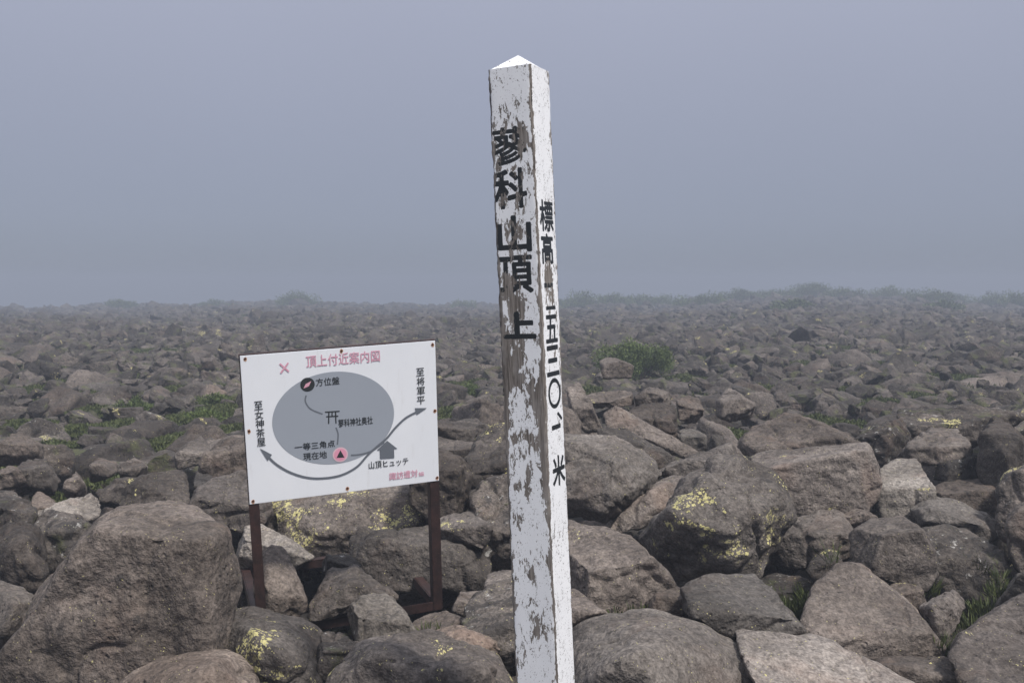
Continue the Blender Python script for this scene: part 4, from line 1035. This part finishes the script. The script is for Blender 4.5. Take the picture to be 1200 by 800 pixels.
stroke([zb(330, 290), zb(327, 318), zb(350, 350), zb(402, 372)], 0.007, 1, DGR)
stroke([zb(460, 430), zb(469, 460), zb(466, 505)], 0.007, 1, DGR)
for pts in ([zb(412, 363), zb(476, 359)], [zb(417, 383), zb(470, 380)], [zb(429, 362), zb(428, 414)], [zb(458, 361), zb(460, 412)], [zb(443, 362), zb(443, 381)]):
    stroke(pts, 0.0058, 2, INK, 'shrine_gate_symbol')
htext('蓼科神社奥社', 470, 409, 620, 400, 34, INK, 0.012)
htext('一等三角点', 280, 514, 455, 502, 31, INK, 0.012)
htext('現在地', 318, 555, 420, 549, 32, INK, 0.012)
disc(zb(479, 548), 33 * PX, 33 * PX, 2, simple('print_pink_ring', (.72, .50, .56)), 'here_ring'); disc(zb(479, 548), 27 * PX, 27 * PX, 3, PNK2, 'here_disc')
flat('here_triangle', [zb(479, 528), zb(497, 560), zb(462, 562)], [(0, 1, 2)], 4, INK)
stroke([zb(157, 550), zb(200, 590), zb(260, 625), zb(330, 647), zb(400, 651), zb(480, 638), zb(550, 602), zb(600, 548), zb(640, 512), zb(680, 478), zb(720, 430), zb(765, 388), zb(815, 361)], 0.0105, 2, DGR)
stroke([zb(525, 551), zb(570, 547), zb(620, 530), zb(670, 493)], 0.0085, 1, DGR)
flat('arrow_head', [zb(128, 520), zb(181, 548), zb(162, 575)], [(0, 1, 2)], 3, DGR)
flat('arrow_head', [zb(856, 345), zb(803, 345), zb(812, 375)], [(0, 1, 2)], 3, DGR)
flat('hut_arrow', [zb(683, 487), zb(728, 522), zb(713, 523), zb(714, 562), zb(652, 566), zb(651, 528), zb(637, 529)], [(0, 1, 2, 3, 4, 5, 6)], 3, DGR)
htext('山頂ヒュッテ', 603, 592, 775, 578, 33, INK)
htext('諏訪遭対', 692, 639, 816, 632, 34, PNK, 0.014); htext('協', 820, 632, 843, 631, 18, PNK, 0.014)
for ch, x, y in zip('至女神茶屋', (122, 125, 128, 131, 134), (334, 374, 413, 453, 493)): htext(ch, x - 18, y + 1, x + 18, y - 1, 36, INK, 0.012)
for ch, x, y in zip('至将軍平', (827, 829, 830, 830), (188, 229, 270, 311)): htext(ch, x - 17, y + 1, x + 17, y - 1, 35, INK, 0.012)
for (x, y) in ((64, 131), (484, 97), (881, 69), (81, 446), (891, 357), (99, 751), (510, 695), (901, 648)):
    c = zb(x, y)
    rs = random.Random(x); n = 14
    flat('rust_stain', [(c[0] + math.cos(t) * 0.0085 * rs.uniform(.7, 1.2), c[1] + 0.002 + math.sin(t) * 0.010 * rs.uniform(.7, 1.3)) for t in np.linspace(0, 6.283, n, endpoint=False)], [tuple(range(n))], 0, STN)
    bm = bmesh.new(); bmesh.ops.create_uvsphere(bm, u_segments=10, v_segments=6, radius=0.0062)
    for v in bm.verts: v.co = Vector(B1) * v.co.x + Vector(B2) * v.co.y + Vector(BN) * (v.co.z * 0.5)
    me = bpy.data.meshes.new('screw'); bm.to_mesh(me); bm.free(); me.materials.append(RUST)
    link('screw', me, parent=board, loc=tuple(bp(c[0], c[1], 0.001)))

# orange waymark painted on a rock beside the board
bpy.context.view_layer.update(); dg = bpy.context.evaluated_depsgraph_get()
pts = []; host = None
outl = [(264.3, 506.5), (267.5, 505.5), (270, 507), (270.5, 510.5), (268.8, 512.5), (269, 516), (266.5, 516), (266.6, 512.5), (264.2, 510.5), (267.4, 509.5)]
for (px, py) in outl:
    d = Vector(ray(px, py)).normalized()
    hit, loc, nrm, _i, ob, _m = SC.ray_cast(dg, Vector((0, 0, EYE)), d)
    if not hit: break
    host = host or ob; pts.append((loc - d * 0.004, ob.name))
if host is not None and len(pts) == len(outl) and all(n == host.name for _, n in pts) and host.get('category') == 'boulder':
    inv = host.matrix_world.inverted(); me = bpy.data.meshes.new('paint_mark')
    me.from_pydata([tuple(inv @ p) for p, _ in pts], [], [(i, (i + 1) % 9, 9) for i in range(9)])
    me.materials.append(simple('orange_paint', (0.62, 0.27, 0.03), 0.7, (0.50, 0.20, 0.03), 90))
    link('paint_mark', me, parent=host, label='small orange waymark painted on the rock')
else: print('no waymark', [n for _, n in pts])

# ---------------------------------------------------------------- fog
HZ = 0.0092
hm = bpy.data.materials.new('fog'); hm.use_nodes = True; t = hm.node_tree; t.nodes.clear()
oo = t.nodes.new('ShaderNodeOutputMaterial'); pv = t.nodes.new('ShaderNodeVolumePrincipled')
pv.inputs['Color'].default_value = (0.445, 0.493, 0.590, 1); pv.inputs['Density'].default_value = HZ; pv.inputs['Anisotropy'].default_value = 0.0
t.links.new(pv.outputs[0], oo.inputs['Volume'])
hz = link('haze', box_mesh('haze', np.array([-260., -170., -20.]), np.array([520., 0, 0]), np.array([0, 490., 0]), np.array([0, 0, 23.2]), hm, 0), kind='stuff', label='fog drifting over the boulder field', cat='haze')
